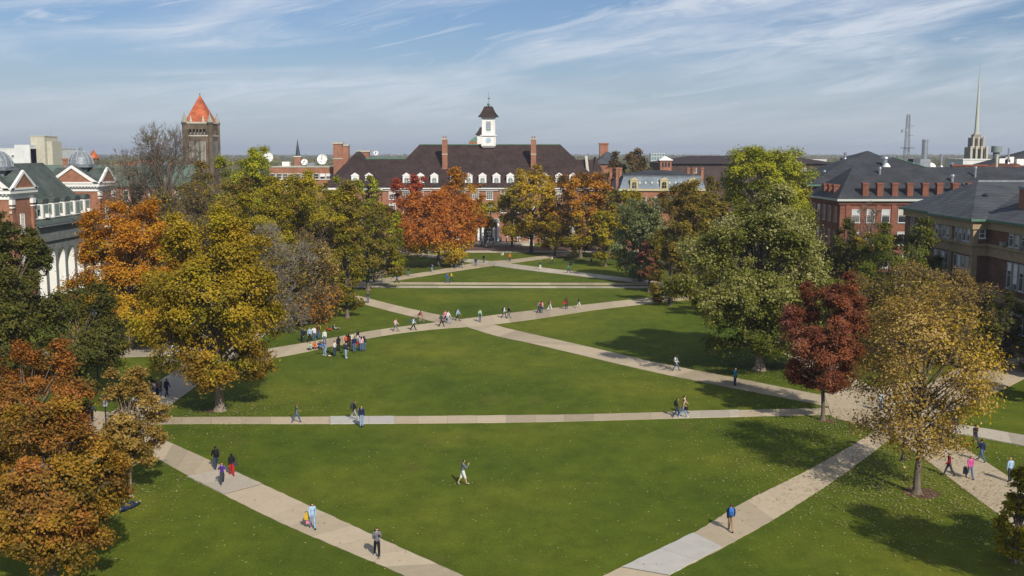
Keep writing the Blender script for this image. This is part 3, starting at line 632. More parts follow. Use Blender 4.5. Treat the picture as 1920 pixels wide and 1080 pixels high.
# --- fallen leaves, uncountable
def litter():
    rng = np.random.default_rng(5); pts = []
    n0 = 11000; pts.append(np.stack([rng.uniform(-45, 60, n0), 45+(rng.random(n0)**1.3)*190], 1))
    for (px, py, r, n) in ((1727, 924, 8, 5200), (1551, 789, 6, 3600), (1428, 694, 10, 4200), (1080, 484, 13, 4500), (990, 474, 9, 900), (812, 500, 9, 2600), (221, 932, 4, 1100), (400, 770, 7, 2600),
                           (1240, 560, 10, 1500), (1600, 860, 8, 2600), (1800, 860, 10, 900), (1150, 480, 10, 2500), (560, 610, 7, 900)):
        c = G(px, py); pts.append(rng.normal(0, 1, (n, 2))*r*.7+np.array([c.x, c.y]))
    p = np.concatenate(pts); keep = (p[:, 1] > 42); p = p[keep]; n = len(p)
    C = np.column_stack([p, np.full(n, .10)]); V, Fq, tone = leaves(rng, C, np.tile([[0, 0, 1.5]], (n, 1)), n, .115, np.zeros(n), rng.uniform(.2, 1, n), up=2.2)
    # every leaf once
    o = link('fallen_leaves', np_mesh('fallen_leaves', V, Fq, LEAFM['litter'], tone)); tag(o, 'small tan leaves scattered over the lawn and paths', 'leaves', None, 'stuff')
litter()
# --- far woods on the plain
def far_woods():
    # a belt of many tree crowns standing on the plain out to the skyline
    rng = np.random.default_rng(9); VV, FF, TT, MI, off = [], [], [], [], 0
    for y0, y1, n, sz, per in ((430, 800, 420, 1.3, 170), (800, 1600, 900, 2.2, 70), (1600, 3200, 1500, 3.6, 34), (3200, 5600, 1700, 6.5, 16)):
        Y = np.sqrt(rng.uniform(y0*y0, y1*y1, n)); X = rng.uniform(-.58, .58, n)*Y; h = rng.uniform(8, 13.5, n)+np.where(rng.random(n) < .10, 4, 0)
        k = 14; d = rng.normal(size=(n, k, 3)); d /= np.linalg.norm(d, axis=2, keepdims=True)
        wide = rng.uniform(.45, .85, n)*(1+(y0/3000))
        C = np.stack([X, Y, h*.52], 1)[:, None]+d*np.stack([h*wide, h*wide, h*.42], 1)[:, None]*rng.uniform(.6, 1, (n, k, 1)); C[:, :, 2] = np.maximum(C[:, :, 2], .8)
        tn = np.repeat(rng.uniform(.1, .9, n), k); V, Fq, tone = leaves(rng, C.reshape(-1, 3), d.reshape(-1, 3), n*per, sz, np.repeat(h*.24, k), tn, tonev=.15)
        VV.append(V); FF.append(Fq+off); off += len(V); TT.append(tone)
        c0 = V.reshape(-1, 4, 3)[:, 0]; MI.append(((np.sin(c0[:, 0]*.021+c0[:, 1]*.013)+np.sin(c0[:, 0]*.047-c0[:, 1]*.004)+2)/4*2.99).astype(np.int32))
    me = np_mesh('far_woods', np.concatenate(VV), np.concatenate(FF), LEAFM['olive'], np.concatenate(TT)); me.materials.append(LEAFM['brownolive']); me.materials.append(LEAFM['green'])
    me.polygons.foreach_set('material_index', np.concatenate(MI))
    tag(link('far_woods', me), 'low band of autumn woods along the horizon', 'woods', None, 'stuff')
far_woods()
# ================================================================ BUILDINGS
def gable_box(mb, x0, x1, y0, y1, z, zr, ax='x'):
    if ax == 'y':   # ridge runs along y
        mb.add([(x0, y0, z), (x1, y0, z), ((x0+x1)/2, y0, zr), (x0, y1, z), (x1, y1, z), ((x0+x1)/2, y1, zr)], [(0, 1, 2), (3, 5, 4), (0, 2, 5, 3), (1, 4, 5, 2), (0, 3, 4, 1)])
    else:
        mb.add([(x0, y0, z), (x0, y1, z), (x0, (y0+y1)/2, zr), (x1, y0, z), (x1, y1, z), (x1, (y0+y1)/2, zr)], [(0, 2, 1), (3, 4, 5), (0, 3, 5, 2), (1, 2, 5, 4), (0, 1, 4, 3)])
def chimney(rt, x, y, z0, z1, w, d, m=BRICK, cap=STONE_L, bands=(), name='chimney', base=False, pots=0):
    c = MB().box(x-w/2, x+w/2, y-d/2, y+d/2, z0, z1).build(name, m, rt)
    k = MB().box(x-w/2-.12, x+w/2+.12, y-d/2-.12, y+d/2+.12, z1, z1+.35)
    for b in bands: k.box(x-w/2-.06, x+w/2+.06, y-d/2-.06, y+d/2+.06, b, b+.25)
    k.build('cap', cap, c)
    for i in range(pots): MB().tube((x+(i-(pots-1)/2)*w/pots, y, z1+.35), (x+(i-(pots-1)/2)*w/pots, y, z1+.9), .18, .15, 8).build('chimney_pot', m, c)
    return c
def dormer(rt, x, y, z, w, h, depth, roofm, style='louvre', face='S', wm=WHITE, arch=True):
    """a dormer with its window, its front at y (S) or at x (E)"""
    o0 = ORG[rt.name]; m = MB()
    m.box(-w/2, w/2, 0, depth, 0, h*.72)
    m.prism([(-w/2-.08, h*.72), (w/2+.08, h*.72), (w/2+.08, h*.78), (0, h), (-w/2-.08, h*.78)], -.08, .25, 'y')
    me = bpy.data.meshes.new('dormer'); me.from_pydata(m.V, [], m.F); me.materials.append(wm)
    d = bpy.data.objects.new('dormer', me); COL.objects.link(d); d.parent = rt; d.location = (x-o0[0], y-o0[1], z-o0[2]); d.rotation_euler = (0, 0, FACE[face])
    r = MB(); r.add([(-w/2-.15, -.12, h*.76), (0, -.12, h+.06), (w/2+.15, -.12, h*.76), (-w/2-.15, depth, h*.76), (0, depth, h+.06), (w/2+.15, depth, h*.76)], [(0, 1, 4, 3), (1, 2, 5, 4), (0, 2, 1), (3, 4, 5)])
    me = bpy.data.meshes.new('dormer_roof'); me.from_pydata(r.V, [], r.F); me.materials.append(roofm); ro = bpy.data.objects.new('dormer_roof', me); COL.objects.link(ro); ro.parent = d; ro.location = (0, .26, .0)
    ww, wh = w*.56, h*.60; g_ = MB(); n = 8
    pts = [(-ww/2, .12), (ww/2, .12), (ww/2, wh-ww/2*.8)]+[(ww/2*math.cos(t), wh-ww/2*.8+ww/2*.8*math.sin(t)) for t in [math.pi*i/n for i in range(1, n)]]+[(-ww/2, wh-ww/2*.8)]
    g_.prism(pts, -.05, .02, 'y'); me = bpy.data.meshes.new('window'); me.from_pydata(g_.V, [], g_.F); me.materials.append(SHUT if style == 'louvre' else GLASS)
    wo = bpy.data.objects.new('window', me); COL.objects.link(wo); wo.parent = d
    q = MB(); q.box(-.03, .03, -.08, -.05, .12, wh); q.box(-ww/2, ww/2, -.08, -.05, wh*.5-.03, wh*.5+.03)
    me = bpy.data.meshes.new('glazing_bar'); me.from_pydata(q.V, [], q.F); me.materials.append(wm); qo = bpy.data.objects.new('glazing_bar', me); COL.objects.link(qo); qo.parent = d
    return d
# ---- long brick hall with clock cupola
def brick_hall():
    Y0 = 272.0; yr = 284.0
    X = lambda px, Y=Y0: A(px, 400, Y).x
    Z = lambda py, Y=Y0: A(960, py, Y).z
    rt = root('brick_hall', (X(919), Y0, 0), 'long red brick hall with brown roof, white dormers and a clock cupola closing the lawn', 'building')
    ze = Z(351); zr = Z(271, yr); zw = Z(297, yr)
    x0, x1 = X(717), X(1127)
    MB().box(x0, x1, Y0, Y0+24, 0, ze-.9).build('wall', BRICK, rt)
    MB().box(x0-.3, x1+.3, Y0-.3, Y0+24.3, ze-.9, ze-.45).box(x0-.7, x1+.7, Y0-.7, Y0+24.7, ze-.45, ze).build('cornice', WHITE, rt)
    MB().box(x0-.06, x1+.06, Y0-.08, Y0, 5.9, 6.3).build('stone_band', STONE_L, rt)
    rf = MB().hip(x0-.9, x1+.9, Y0-.9, Y0+24.9, ze, zr, X(788, yr), X(1050, yr), yr).build('roof', ROOF_BR, rt)
    MB().box(X(788, yr), X(1050, yr), yr-.25, yr+.25, zr-.12, zr+.12).build('ridge_cap', COPPER, rf)
    # connecting roofs and left wing
    xl = X(612)
    w2 = MB().box(xl+.6, x0, Y0+3, Y0+23, 0, ze-.3).build('wall', BRICK, rt)
    gb = MB(); gable_box(gb, X(668, yr), X(775, yr), Y0-.3, 2*yr-Y0+.3, ze+.1, zw); gb.build('roof', ROOF_BR, rt)
    xa = X(671, 281)
    zz = Z(284, 281)
    wl = MB().hip(X(606), X(719), Y0-1.6, Y0+26, ze-.3+.2, zz, xa, xa, 281, 288).build('roof', ROOF_BR, rt)
    MB().box(X(610), X(716), Y0-1.0, Y0+2.98, 0, ze-.2).build('wall', BRICK, rt)
    MB().box(X(606)-.1, X(719), Y0-1.7, Y0-1.0, ze-.7, ze-.12).build('cornice', WHITE, rt)
    gr = MB(); gable_box(gr, X(1055, yr), X(1118, yr), Y0+.4, 2*yr-Y0-.4, ze+.1, Z(299, yr)); gr.build('roof', ROOF_BR, rt)
    g2 = MB().hip(X(1106), X(1146), Y0+2, Y0+26, ze+.1, Z(294, 283), X(1116, 283), X(1116, 283)+.1, 283, 289).build('roof', ROOF_BR, rt)
    MB().box(x1+.0, X(1143), Y0+3, Y0+25, 0, ze).build('wall', BRICK, rt)
    xp = X(1104)
    pw = MB(); pw.add([(xp-.35, Y0-.2, ze), (xp+.35, Y0-.2, ze), (xp+.35, Y0-.2, ze+1), (xp-.35, Y0-.2, ze+1), (xp-.35, yr, zw-1), (xp+.35, yr, zw-1), (xp+.35, yr, zw+.7), (xp-.35, yr, zw+.7)],
           [(0, 1, 2, 3), (4, 7, 6, 5), (3, 2, 6, 7), (0, 3, 7, 4), (1, 5, 6, 2)]); pw.build('parapet', STONE_L, rt)
    # flat copper edged parapet left, stone capped stacks
    MB().box(X(688, yr), X(762, yr), yr-.3, yr+.4, zw-.2, zw+.25).build('ridge_cap', COPPER, rt)
    # dormers
    zd = ze+.55; slope = (zr-ze)/(yr-Y0+.9)
    for px in (667, 693, 763, 789, 815, 851, 879, 905, 931, 957, 983, 1021, 1048, 1074):
        dormer(rt, X(px, Y0+.5), Y0+.4, zd, 1.95, 3.2, 2.6, ROOF_BR)
    # chimneys standing on the front slope
    for px in (835, 1000):
        xx = X(px, Y0+5); yy = Y0+5.2; zb = ze+slope*4.2
        chimney(rt, xx, yy, zb, Z(262, yy), 1.35, 1.5, BRICK, STONE_L, (Z(290, yy),), pots=2)
        MB().box(xx-.78, xx+.78, yy-.85, yy+.3, zb-.3, zb+.5).build('flashing', LEAD, rt)
    # windows
    for row, (zt, zb_) in enumerate(((13.5, 11.3), (10.3, 7.9), (5.2, 1.4))):
        for i in range(-8, 8):
            px = 918+26*i
            if not x0+1 < X(px) < x1-1: continue
            if row == 2 and abs(i) <= 1: continue
            window(rt, X(px), Y0, zb_, 1.75, zt-zb_, 'S', 'sash_grid')
    # white entrance: tall small-paned doors between pilasters
    e = MB()
    for px in (897, 905, 926, 934): e.tube((X(px), Y0-1.1, .5), (X(px), Y0-1.1, 5.5), .34, .3, 12)
    e.box(X(893), X(938), Y0-1.6, Y0, 5.5, 6.4); e.box(X(893), X(938), Y0-1.6, Y0, .2, .5)
    en = e.build('portico', WHITE, rt)
    window(rt, X(915.5), Y0, .5, 2.9, 4.9, 'S', 'grid'); window(rt, X(901), Y0, .5, .9, 4.9, 'S', 'grid'); window(rt, X(930), Y0, .5, .9, 4.9, 'S', 'grid')
    for px in (758, 780, 802, 824, 846, 868, 960, 984, 1008, 1032):   # white arches of the ground floor
        m = MB(); xx = X(px); n = 8
        arc = [(xx+1.5*math.cos(t), 3.6+1.5*math.sin(t)) for t in [math.pi*i/n for i in range(n+1)]]; arc2 = [(xx+1.15*math.cos(t), 3.6+1.15*math.sin(t)) for t in [math.pi*i/n for i in range(n+1)]]
        for a, b, c, d in zip(arc, arc[1:], arc2[1:], arc2): m.prism([a, b, c, d], Y0-.2, Y0-.01, 'y')
        m.box(xx-1.5, xx-1.15, Y0-.2, Y0-.01, .2, 3.6); m.box(xx+1.15, xx+1.5, Y0-.2, Y0-.01, .2, 3.6)
        m.build('arch_surround', WHITE, rt)
    # cupola
    yc = yr; cx = X(916.5, yc); zc = lambda py: Z(py, yc)
    t = MB(); t.lathe((cx, yc, 0), [(1.55, zc(277)), (1.95, zc(273.5)), (1.95, zc(255))], square=True); t.lathe((cx, yc, 0), [(2.25, zc(255)), (2.25, zc(253.4))], square=True)
    t.lathe((cx, yc, 0), [(1.78, zc(253.4)), (1.78, zc(221))], square=True); t.lathe((cx, yc, 0), [(1.95, zc(221)), (2.0, zc(219.3))], square=True)
    for sx in (-1, 1):
        t.box(cx+sx*1.62-.13, cx+sx*1.62+.13, yc-1.88, yc-1.76, zc(253.2), zc(221.2))
        t.box(cx+sx*1.78-.13, cx+sx*1.78+.13, yc-2.05, yc-1.93, zc(270), zc(255.1))
    cu = t.build('cupola', WHITE, rt)
    MB().lathe((cx, yc, 0), [(2.75, zc(219.2)), (2.5, zc(217)), (1.9, zc(211.5)), (1.5, zc(206)), (1.2, zc(201)), (.9, zc(199.6)), (.2, zc(199))], square=True).build('cupola_roof', ROOF_BR, cu)
    MB().tube((cx, yc, zc(199.3)), (cx, yc, zc(172)), .07, .03, 6).lathe((cx, yc, zc(196)), [(.05, -.35), (.32, -.2), (.42, 0), (.3, .25), (.05, .4)], 10).box(cx-.05, cx+.35, yc-.03, yc+.03, zc(186), zc(183)).box(cx-.4, cx+.4, yc-.03, yc+.03, zc(185.2), zc(184.6)).build('weather_vane', COPPER, cu)
    zl0, zl1 = zc(246), zc(228)
    lv = MB().box(cx-.62, cx+.62, yc-1.80, yc-1.775, zl0, zl1).build('belfry_opening', plain('louvre_grey', (.10, .13, .16)), cu)
    sl_ = MB()
    for i in range(6): z = zl0+(zl1-zl0)*(i+.5)/6; sl_.box(cx-.62, cx+.62, yc-1.88, yc-1.80, z-.12, z+.1)
    for i in range(1, 4): xx = cx-.62+1.24*i/4; sl_.box(xx-.04, xx+.04, yc-1.89, yc-1.80, zl0, zl1)
    sl_.build('louvre_slats', plain('pale_slat', (.42, .48, .5)), lv)
    MB().box(cx-.85, cx+.85, yc-1.84, yc-1.78, zl0-.35, zl0-.12).build('sill', WHITE, cu)
    ck = MB(); ck.tube((cx, yc-1.96, zc(263)), (cx, yc-2.02, zc(263)), .70, .70, 24); ck = ck.build('clock', plain('pale_blue_dial', (.38, .50, .62)), cu)
    hn = MB().box(cx-.5, cx+.06, yc-2.05, yc-2.022, zc(263)-.04, zc(263)+.05).box(cx-.04, cx+.04, yc-2.05, yc-2.022, zc(263)-.08, zc(263)+.42)
    hn.build('clock_hand', WHITE, ck)
    hr = MB()
    for i in range(12):
        a = math.pi*i/6; hr.tube((cx+.58*math.cos(a), yc-2.02, zc(263)+.58*math.sin(a)), (cx+.58*math.cos(a), yc-2.04, zc(263)+.58*math.sin(a)), .05, .05, 6)
    hr.build('hour_mark', WHITE, ck)
    # second, farther cupola behind
    yb = 300; bx = A(905, 250, yb).x; zb = lambda py: A(905, py, yb).z
    c2 = MB().lathe((bx, yb, 0), [(1.5, zb(285)), (1.5, zb(255)), (1.75, zb(254)), (1.75, zb(252.5))], square=True).build('cupola', WHITE, rt)
    MB().lathe((bx, yb, 0), [(2.1, zb(252.4)), (1.6, zb(249)), (1.1, zb(244)), (.8, zb(239)), (.15, zb(237.5))], square=True).build('cupola_roof', ROOF_BR, c2)
    # terrace with balustrade
    b = MB(); b.box(X(870), X(1000), Y0-8.2, Y0-7.9, .15, .3); b.box(X(870), X(1000), Y0-8.25, Y0-7.85, 1.0, 1.15)
    for i in range(60):
        xx = X(870)+(X(1000)-X(870))*i/59; b.box(xx-.07, xx+.07, Y0-8.15, Y0-7.95, .3, 1.0)
    b.box(X(870), X(1000), Y0-8.3, Y0-.02, 0, .15)
    b.build('terrace', STONE_L, rt)
brick_hall()
def terrace_furniture():
    Y0 = 272
    for i, px in enumerate((893, 901, 909, 921, 931, 943, 952)):
        x = A(px, 440, Y0-5.5).x; y = Y0-5.5+(i % 3-1)*1.4
        t = root('cafe_table', (x, y, .15), 'white cafe table on the terrace of the brick hall', 'table', 'cafe tables on the terrace')
        MB().tube((x, y, .84), (x, y, .89), .55, .55, 14).build('table_top', WHITE, t); MB().tube((x, y, .15), (x, y, .84), .04, .04, 6).tube((x, y, .15), (x, y, .19), .3, .3, 10).build('pedestal', WHITE, t)
terrace_furniture()
# ---- brown sandstone bell tower
def bell_tower():
    Y = 287.0; w = 7.6; X0 = A(343, 240, Y).x; x1 = X0+w; Z = lambda py: A(380, py, Y).z; cx, cy = X0+w/2, Y+w/2
    rt = root('bell_tower', (cx, cy, 0), 'brown stone bell tower with orange pyramid roof and corner turrets', 'tower')
    ze = Z(231)
    op0, op1 = Z(252.5), Z(242)
    m = MB().box(X0, x1, Y, Y+w, 0, op0).box(X0, x1, Y, Y+w, op1, ze)
    # open belfry stage: piers between the arched openings, front and right
    for k in range(6):
        a = X0+1.5+(w-3)*k/5
        for yy in (Y, Y+w-.7): m.box(a-.17, a+.17, yy, yy+.7, op0, op1)
        b = Y+1.5+(w-3)*k/5
        for xx in (X0, x1-.7): m.box(xx, xx+.7, b-.17, b+.17, op0, op1)
    for a in (X0, x1-1.5):
        for b in (Y, Y+w-1.5): m.box(a, a+1.5, b, b+1.5, op0, op1)
    wall = m.build('wall', STONE_D, rt)
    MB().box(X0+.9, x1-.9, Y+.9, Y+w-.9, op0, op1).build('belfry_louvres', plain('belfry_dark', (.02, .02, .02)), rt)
    for k in range(5):
        a = X0+1.5+(w-3)*(k+.5)/5; MB().lathe((a, Y+.5, op0+.1), [(.28, 0), (.2, .3), (.14, .5), (.03, .6)], 10).build('bell', METAL, rt)
    MB().box(X0-.12, x1+.12, Y-.12, Y+w+.12, op0-.45, op0-.1).box(X0-.2, x1+.2, Y-.2, Y+w+.2, ze-.1, ze+.35).build('string_course', STONE_L, rt)
    # tall lancets
    for k in range(4):
        a = X0+2.1+(w-4.2)*k/3; z0, z1 = Z(303), Z(267); g_ = MB(); g_.prism([(a-.3, z0), (a+.3, z0), (a+.3, z1), (a+.2, z1+.35), (a, z1+.55), (a-.2, z1+.35), (a-.3, z1)], Y-.06, Y+.02, 'y')
        l = g_.build('lancet_window', GLASS, rt)
        MB().box(a-.46, a-.32, Y-.2, Y-.01, z0, z1+.3).box(a+.32, a+.46, Y-.2, Y-.01, z0, z1+.3).box(a-.03, a+.03, Y-.12, Y-.065, z0, z1+.3).build('mullion', STONE_L, l)
        b = Y+2.1+(w-4.2)*k/3; g2 = MB(); g2.prism([(b-.3, z0), (b+.3, z0), (b+.3, z1), (b, z1+.5), (b-.3, z1)], x1-.02, x1+.06, 'x'); g2.build('lancet_window', GLASS, rt)
    MB().lathe((cx, cy, 0), [(3.45, ze+.3), (.12, Z(178))], square=True).build('roof', ROOF_OR, rt)
    MB().tube((cx, cy, Z(179)), (cx, cy, Z(172)), .12, .05, 6).lathe((cx, cy, Z(175)), [(.05, -.25), (.25, 0), (.05, .25)], 8).build('finial', LEAD, rt)
    for a, b in ((X0+.35, Y+.35), (x1-.35, Y+.35), (X0+.35, Y+w-.35), (x1-.35, Y+w-.35)):
        t = MB().lathe((a, b, 0), [(.72, 12), (.72, Z(234)), (.95, Z(231)), (.95, Z(229))], 10).build('turret', STONE_D, rt)
        MB().lathe((a, b, 0), [(.95, Z(229)), (.6, Z(223)), (.28, Z(217)), (.1, Z(214.5)), (.18, Z(213.5)), (.1, Z(212)), (.03, Z(210))], 10).build('turret_cap', mat('lichen_stone', (.30, .32, .26), (.2, .21, .17), 3, .9), t)
    for a in (X0+w*.28, X0+w*.72):
        MB().lathe((a, Y+.2, 0), [(.4, ze), (.4, ze+.6), (.02, ze+2.2)], 8).build('pinnacle', STONE_L, rt)
bell_tower()
# ---- domed brick building with white arcade, left
def domed_building():
    Xe = -74.5
    rt = root('domed_building', (-85, 176, 0), 'brick building with white pediments, ribbed lead domes, dormers and white arcade at left', 'building')
    def pavilion(y0, y1, x0):
        x1 = Xe; ze = 17.9; cx, cy = (x0+x1)/2, (y0+y1)/2
        b = MB().box(x0, x1, y0, y1, 0, 16.5).build('pavilion_wall', BRICK, rt)
        MB().box(x0-.12, x1+.12, y0-.12, y1+.12, 16.5, 17.25).box(x0-.6, x1+.6, y0-.6, y1+.6, 17.35, ze).build('entablature', WHITE, b)
        dn = MB(); k = int((x1-x0+1)/.55)
        for i in range(k): dn.box(x0-.4+i*.55, x0-.15+i*.55, y0-.5, y0-.12, 17.15, 17.35)
        for i in range(int((y1-y0+1)/.55)): dn.box(x1+.12, x1+.5, y0-.3+i*.55, y0-.05+i*.55, 17.15, 17.35)
        dn.build('dentils', WHITE, b)
        zp = ze+3.1
        # cross gable roofs
        r = MB(); gable_box(r, x0-.5, x1+.5, y0-.5, y1+.5, ze, zp, 'y'); gable_box(r, x0-.5, x1+.5, y0-.45, y1+.45, ze+.01, zp-.35, 'x'); r.build('pavilion_roof', ROOF_GN, b)
        for ax in ('S', 'E'):
            m = MB(); tt = MB()
            if ax == 'S':
                L0, L1, f = x0-.6, x1+.6, y0-.62; mid = cx; zt = zp+.15
                P = lambda a, c: (a, c)
                m.prism([(L0, ze), (L0+.9, ze), (mid, zt-.55), (mid, zt)], f-.1, f+.3, 'y'); m.prism([(L1-.9, ze), (L1, ze), (mid, zt), (mid, zt-.55)], f-.1, f+.3, 'y')
                m.box(L0, L1, f-.1, f+.3, ze-.02, ze+.28)
                tt.prism([(L0+1.3, ze+.28), (L1-1.3, ze+.28), (mid, zt-.75)], f+.05, f+.12, 'y')
            else:
                L0, L1, f = y0-.6, y1+.6, x1+.62; mid = cy; zt = zp-.2
                m.prism([(L0, ze), (L0+.9, ze), (mid, zt-.5), (mid, zt)], f-.3, f+.1, 'x'); m.prism([(L1-.9, ze), (L1, ze), (mid, zt), (mid, zt-.5)], f-.3, f+.1, 'x')
                m.box(f-.3, f+.1, L0, L1, ze-.02, ze+.28); tt.prism([(L0+1.3, ze+.28), (L1-1.3, ze+.28), (mid, zt-.7)], f-.12, f-.05, 'x')
            pm = m.build('pediment', WHITE, b); tt.build('tympanum', BRICK_O, pm)
        # drum and ribbed dome
        d = MB(); rr = 2.15; zd = zp-.7; d.lathe((cx, cy, 0), [(rr+.0, zd-1.5), (rr, zd+.45)], 4, rot=R(45)); d.lathe((cx, cy, 0), [(rr+.95, zd+.45), (rr+.95, zd+.8)], 4, rot=R(45)); d.build('dome_base', LEAD, b)
        d = MB(); n = 7; pr = [(rr*1.02, zd+.8)]+[(rr*math.cos(t), zd+1.0+rr*1.12*math.sin(t)) for t in [R(90)*i/n for i in range(n)]]+[(.15, zd+1.0+rr*1.12), (.3, zd+1.2+rr*1.12), (.2, zd+1.5+rr*1.12), (.03, zd+1.75+rr*1.12)]
        dm = d.lathe((cx, cy, 0), pr, 20).build('dome', LEAD, b, smooth=True)
        rb_ = MB()
        for k in range(12):
            a = 2*math.pi*k/12
            pts = [Vector((cx+(rr+.03)*math.cos(t)*math.cos(a), cy+(rr+.03)*math.cos(t)*math.sin(a), zd+1.0+(rr+.03)*1.12*math.sin(t))) for t in [R(88)*i/6 for i in range(7)]]
            for p, q in zip(pts, pts[1:]): rb_.tube(p, q, .07, .07, 5)
        for e in (20, 42, 62):
            t = R(e); ring = [Vector((cx+(rr+.03)*math.cos(t)*math.cos(a), cy+(rr+.03)*math.cos(t)*math.sin(a), zd+1.0+(rr+.03)*1.12*math.sin(t))) for a in [2*math.pi*i/20 for i in range(21)]]
            for p, q in zip(ring, ring[1:]): rb_.tube(p, q, .045, .045, 4)
        rb_.build('rib', plain('pale_lead', (.36, .40, .42)), dm)
        # windows and corner capitals, balcony
        for k in range(3): MB().box(x0+1.2+k*2.6, x0+1.6+k*2.6, y0-.06, y0-.0, 14.4, 14.8).build('stone_block', STONE_L, b)
        for yy in (y0+.5, y1-.5):
            p = MB(); p.box(x1-.02, x1+.35, yy-.35, yy+.35, 4, 15.7); p.build('pilaster', BRICK, b)
            MB().box(x1-.02, x1+.5, yy-.5, yy+.5, 15.7, 16.45).box(x1-.02, x1+.45, yy-.42, yy+.42, 15.2, 15.4).build('capital', WHITE, b)
        window(rt, x1, cy, 11.2, 1.3, 3.0, 'E', 'sash_grid'); window(rt, x1, cy, 6.2, 1.3, 3.0, 'E', 'sash_grid')
        bl = MB(); bl.box(x1, x1+1.1, cy-1.5, cy+1.5, 9.9, 10.15); bl.box(x1+1.0, x1+1.1, cy-1.5, cy+1.5, 11.0, 11.15)
        for i in range(9): bl.box(x1+1.0, x1+1.08, cy-1.45+i*.36, cy-1.38+i*.36, 10.15, 11.0)
        bl.build('balcony', WHITE, b)
        for xx in (x0+1.6, x1-1.6): window(rt, xx, y0, 7.5, 1.4, 3.2, 'S', 'sash_grid')
    pavilion(189, 196.5, Xe-8.4); pavilion(155.5, 163.3, Xe-6.4)
    # middle block: mansard like roof with a row of dormers, eave, arcade
    y0, y1 = 163.3, 189
    MB().box(Xe-9, Xe-2.4, y0, y1, 0, 15).build('wall', BRICK, rt)
    r = MB(); r.add([(Xe-3.0, y0, 15.2), (Xe-3.0, y1, 15.2), (Xe-9.5, y0, 21.6), (Xe-9.5, y1, 21.6), (Xe-19, y0, 14), (Xe-19, y1, 14)], [(0, 1, 3, 2), (2, 3, 5, 4), (0, 2, 4), (1, 5, 3)])
    r.build('roof', ROOF_GN, rt)
    r = MB(); r.add([(Xe+.9, y0+.02, 12.1), (Xe+.9, y1-.02, 12.1), (Xe-2.9, y0+.02, 13.2), (Xe-2.9, y1-.02, 13.2), (Xe+.9, y0+.02, 11.9), (Xe+.9, y1-.02, 11.9), (Xe-2.9, y0+.02, 11.9), (Xe-2.9, y1-.02, 11.9)], [(0, 1, 3, 2), (0, 4, 5, 1), (0, 2, 6, 4), (1, 5, 7, 3), (4, 6, 7, 5)])
    r.build('lower_roof', ROOF_GN, rt)
    MB().box(Xe+.75, Xe+1.0, y0+.02, y1-.02, 11.75, 11.95).build('gutter', LEAD, rt)
    MB().box(Xe-2.3, Xe-1.9, y0, y1, 12.9, 15.1).build('dormer_wall', ROOF_GN, rt)
    for i in range(6):
        yy = 165.6+i*4.2
        dw = MB().box(Xe-3.2, Xe-.95, yy-1.15, yy+1.15, 12.8, 15.35).build('dormer', WHITE, rt)
        d = MB(); d.prism([(yy-1.35, 15.35), (yy+1.35, 15.35), (yy+1.1, 15.9), (yy, 16.15), (yy-1.1, 15.9)], Xe-4.2, Xe-.85, 'x'); d.build('dormer_roof', ROOF_GN, dw)
        MB().box(Xe-.96, Xe-.90, yy-.8, yy+.8, 13.1, 15.0).build('pane', SHUT, dw)
        MB().box(Xe-2.9, Xe-1.3, yy-1.19, yy-1.15, 13.3, 15.0).build('pane', plain('slate_cheek', (.16, .20, .18)), dw)
        if i in (1, 5): MB().box(Xe-.9, Xe-.3, yy-.4, yy+.3, 13.0, 13.6).build('air_conditioner', WHITE, dw)
    ENT = mat('entablature_and_shade_grey', (.20, .21, .21), (.15, .16, .16), 1, .8)
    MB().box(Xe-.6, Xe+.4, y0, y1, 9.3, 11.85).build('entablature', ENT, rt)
    # arcade: piers with round arches, deep white reveals
    n = 7; bay = (y1-y0)/n
    for i in range(n):
        a = y0+bay*i; b = a+bay; p = .42; zs = 6.6; rr = (bay-2*p)/2; mid = (a+b)/2
        m = MB(); k = 10; arc = [(mid+rr*math.cos(t), zs+rr*math.sin(t)) for t in [math.pi*j/k for j in range(k+1)]]
        for u, v in zip(arc, arc[1:]): m.prism([u, v, (v[0], 9.3), (u[0], 9.3)], Xe-1.5, Xe, 'x')
        m.box(Xe-1.5, Xe, a, a+p, 0, 9.3); m.box(Xe-1.5, Xe, b-p, b, 0, 9.3)
        m.build('arch', WHITE, rt)
        m = MB()
        for u, v in zip(arc, arc[1:]): m.prism([u, v, (v[0], 9.28), (u[0], 9.28)], Xe+.01, Xe+.10, 'x')
        m.box(Xe+.01, Xe+.1, a+.02, a+p, 0, 9.28); m.box(Xe+.01, Xe+.1, b-p, b-.02, 0, 9.28); m.build('arch_shade_panel', ENT, rt)  # thin added panels, their dark grey stands for shade on the arch fronts
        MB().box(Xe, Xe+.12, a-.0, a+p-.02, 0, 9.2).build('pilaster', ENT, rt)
    MB().box(Xe-2.4, Xe-2.2, y0, y1, 0, 9.3).build('loggia_wall', WHITE, rt)
domed_building()
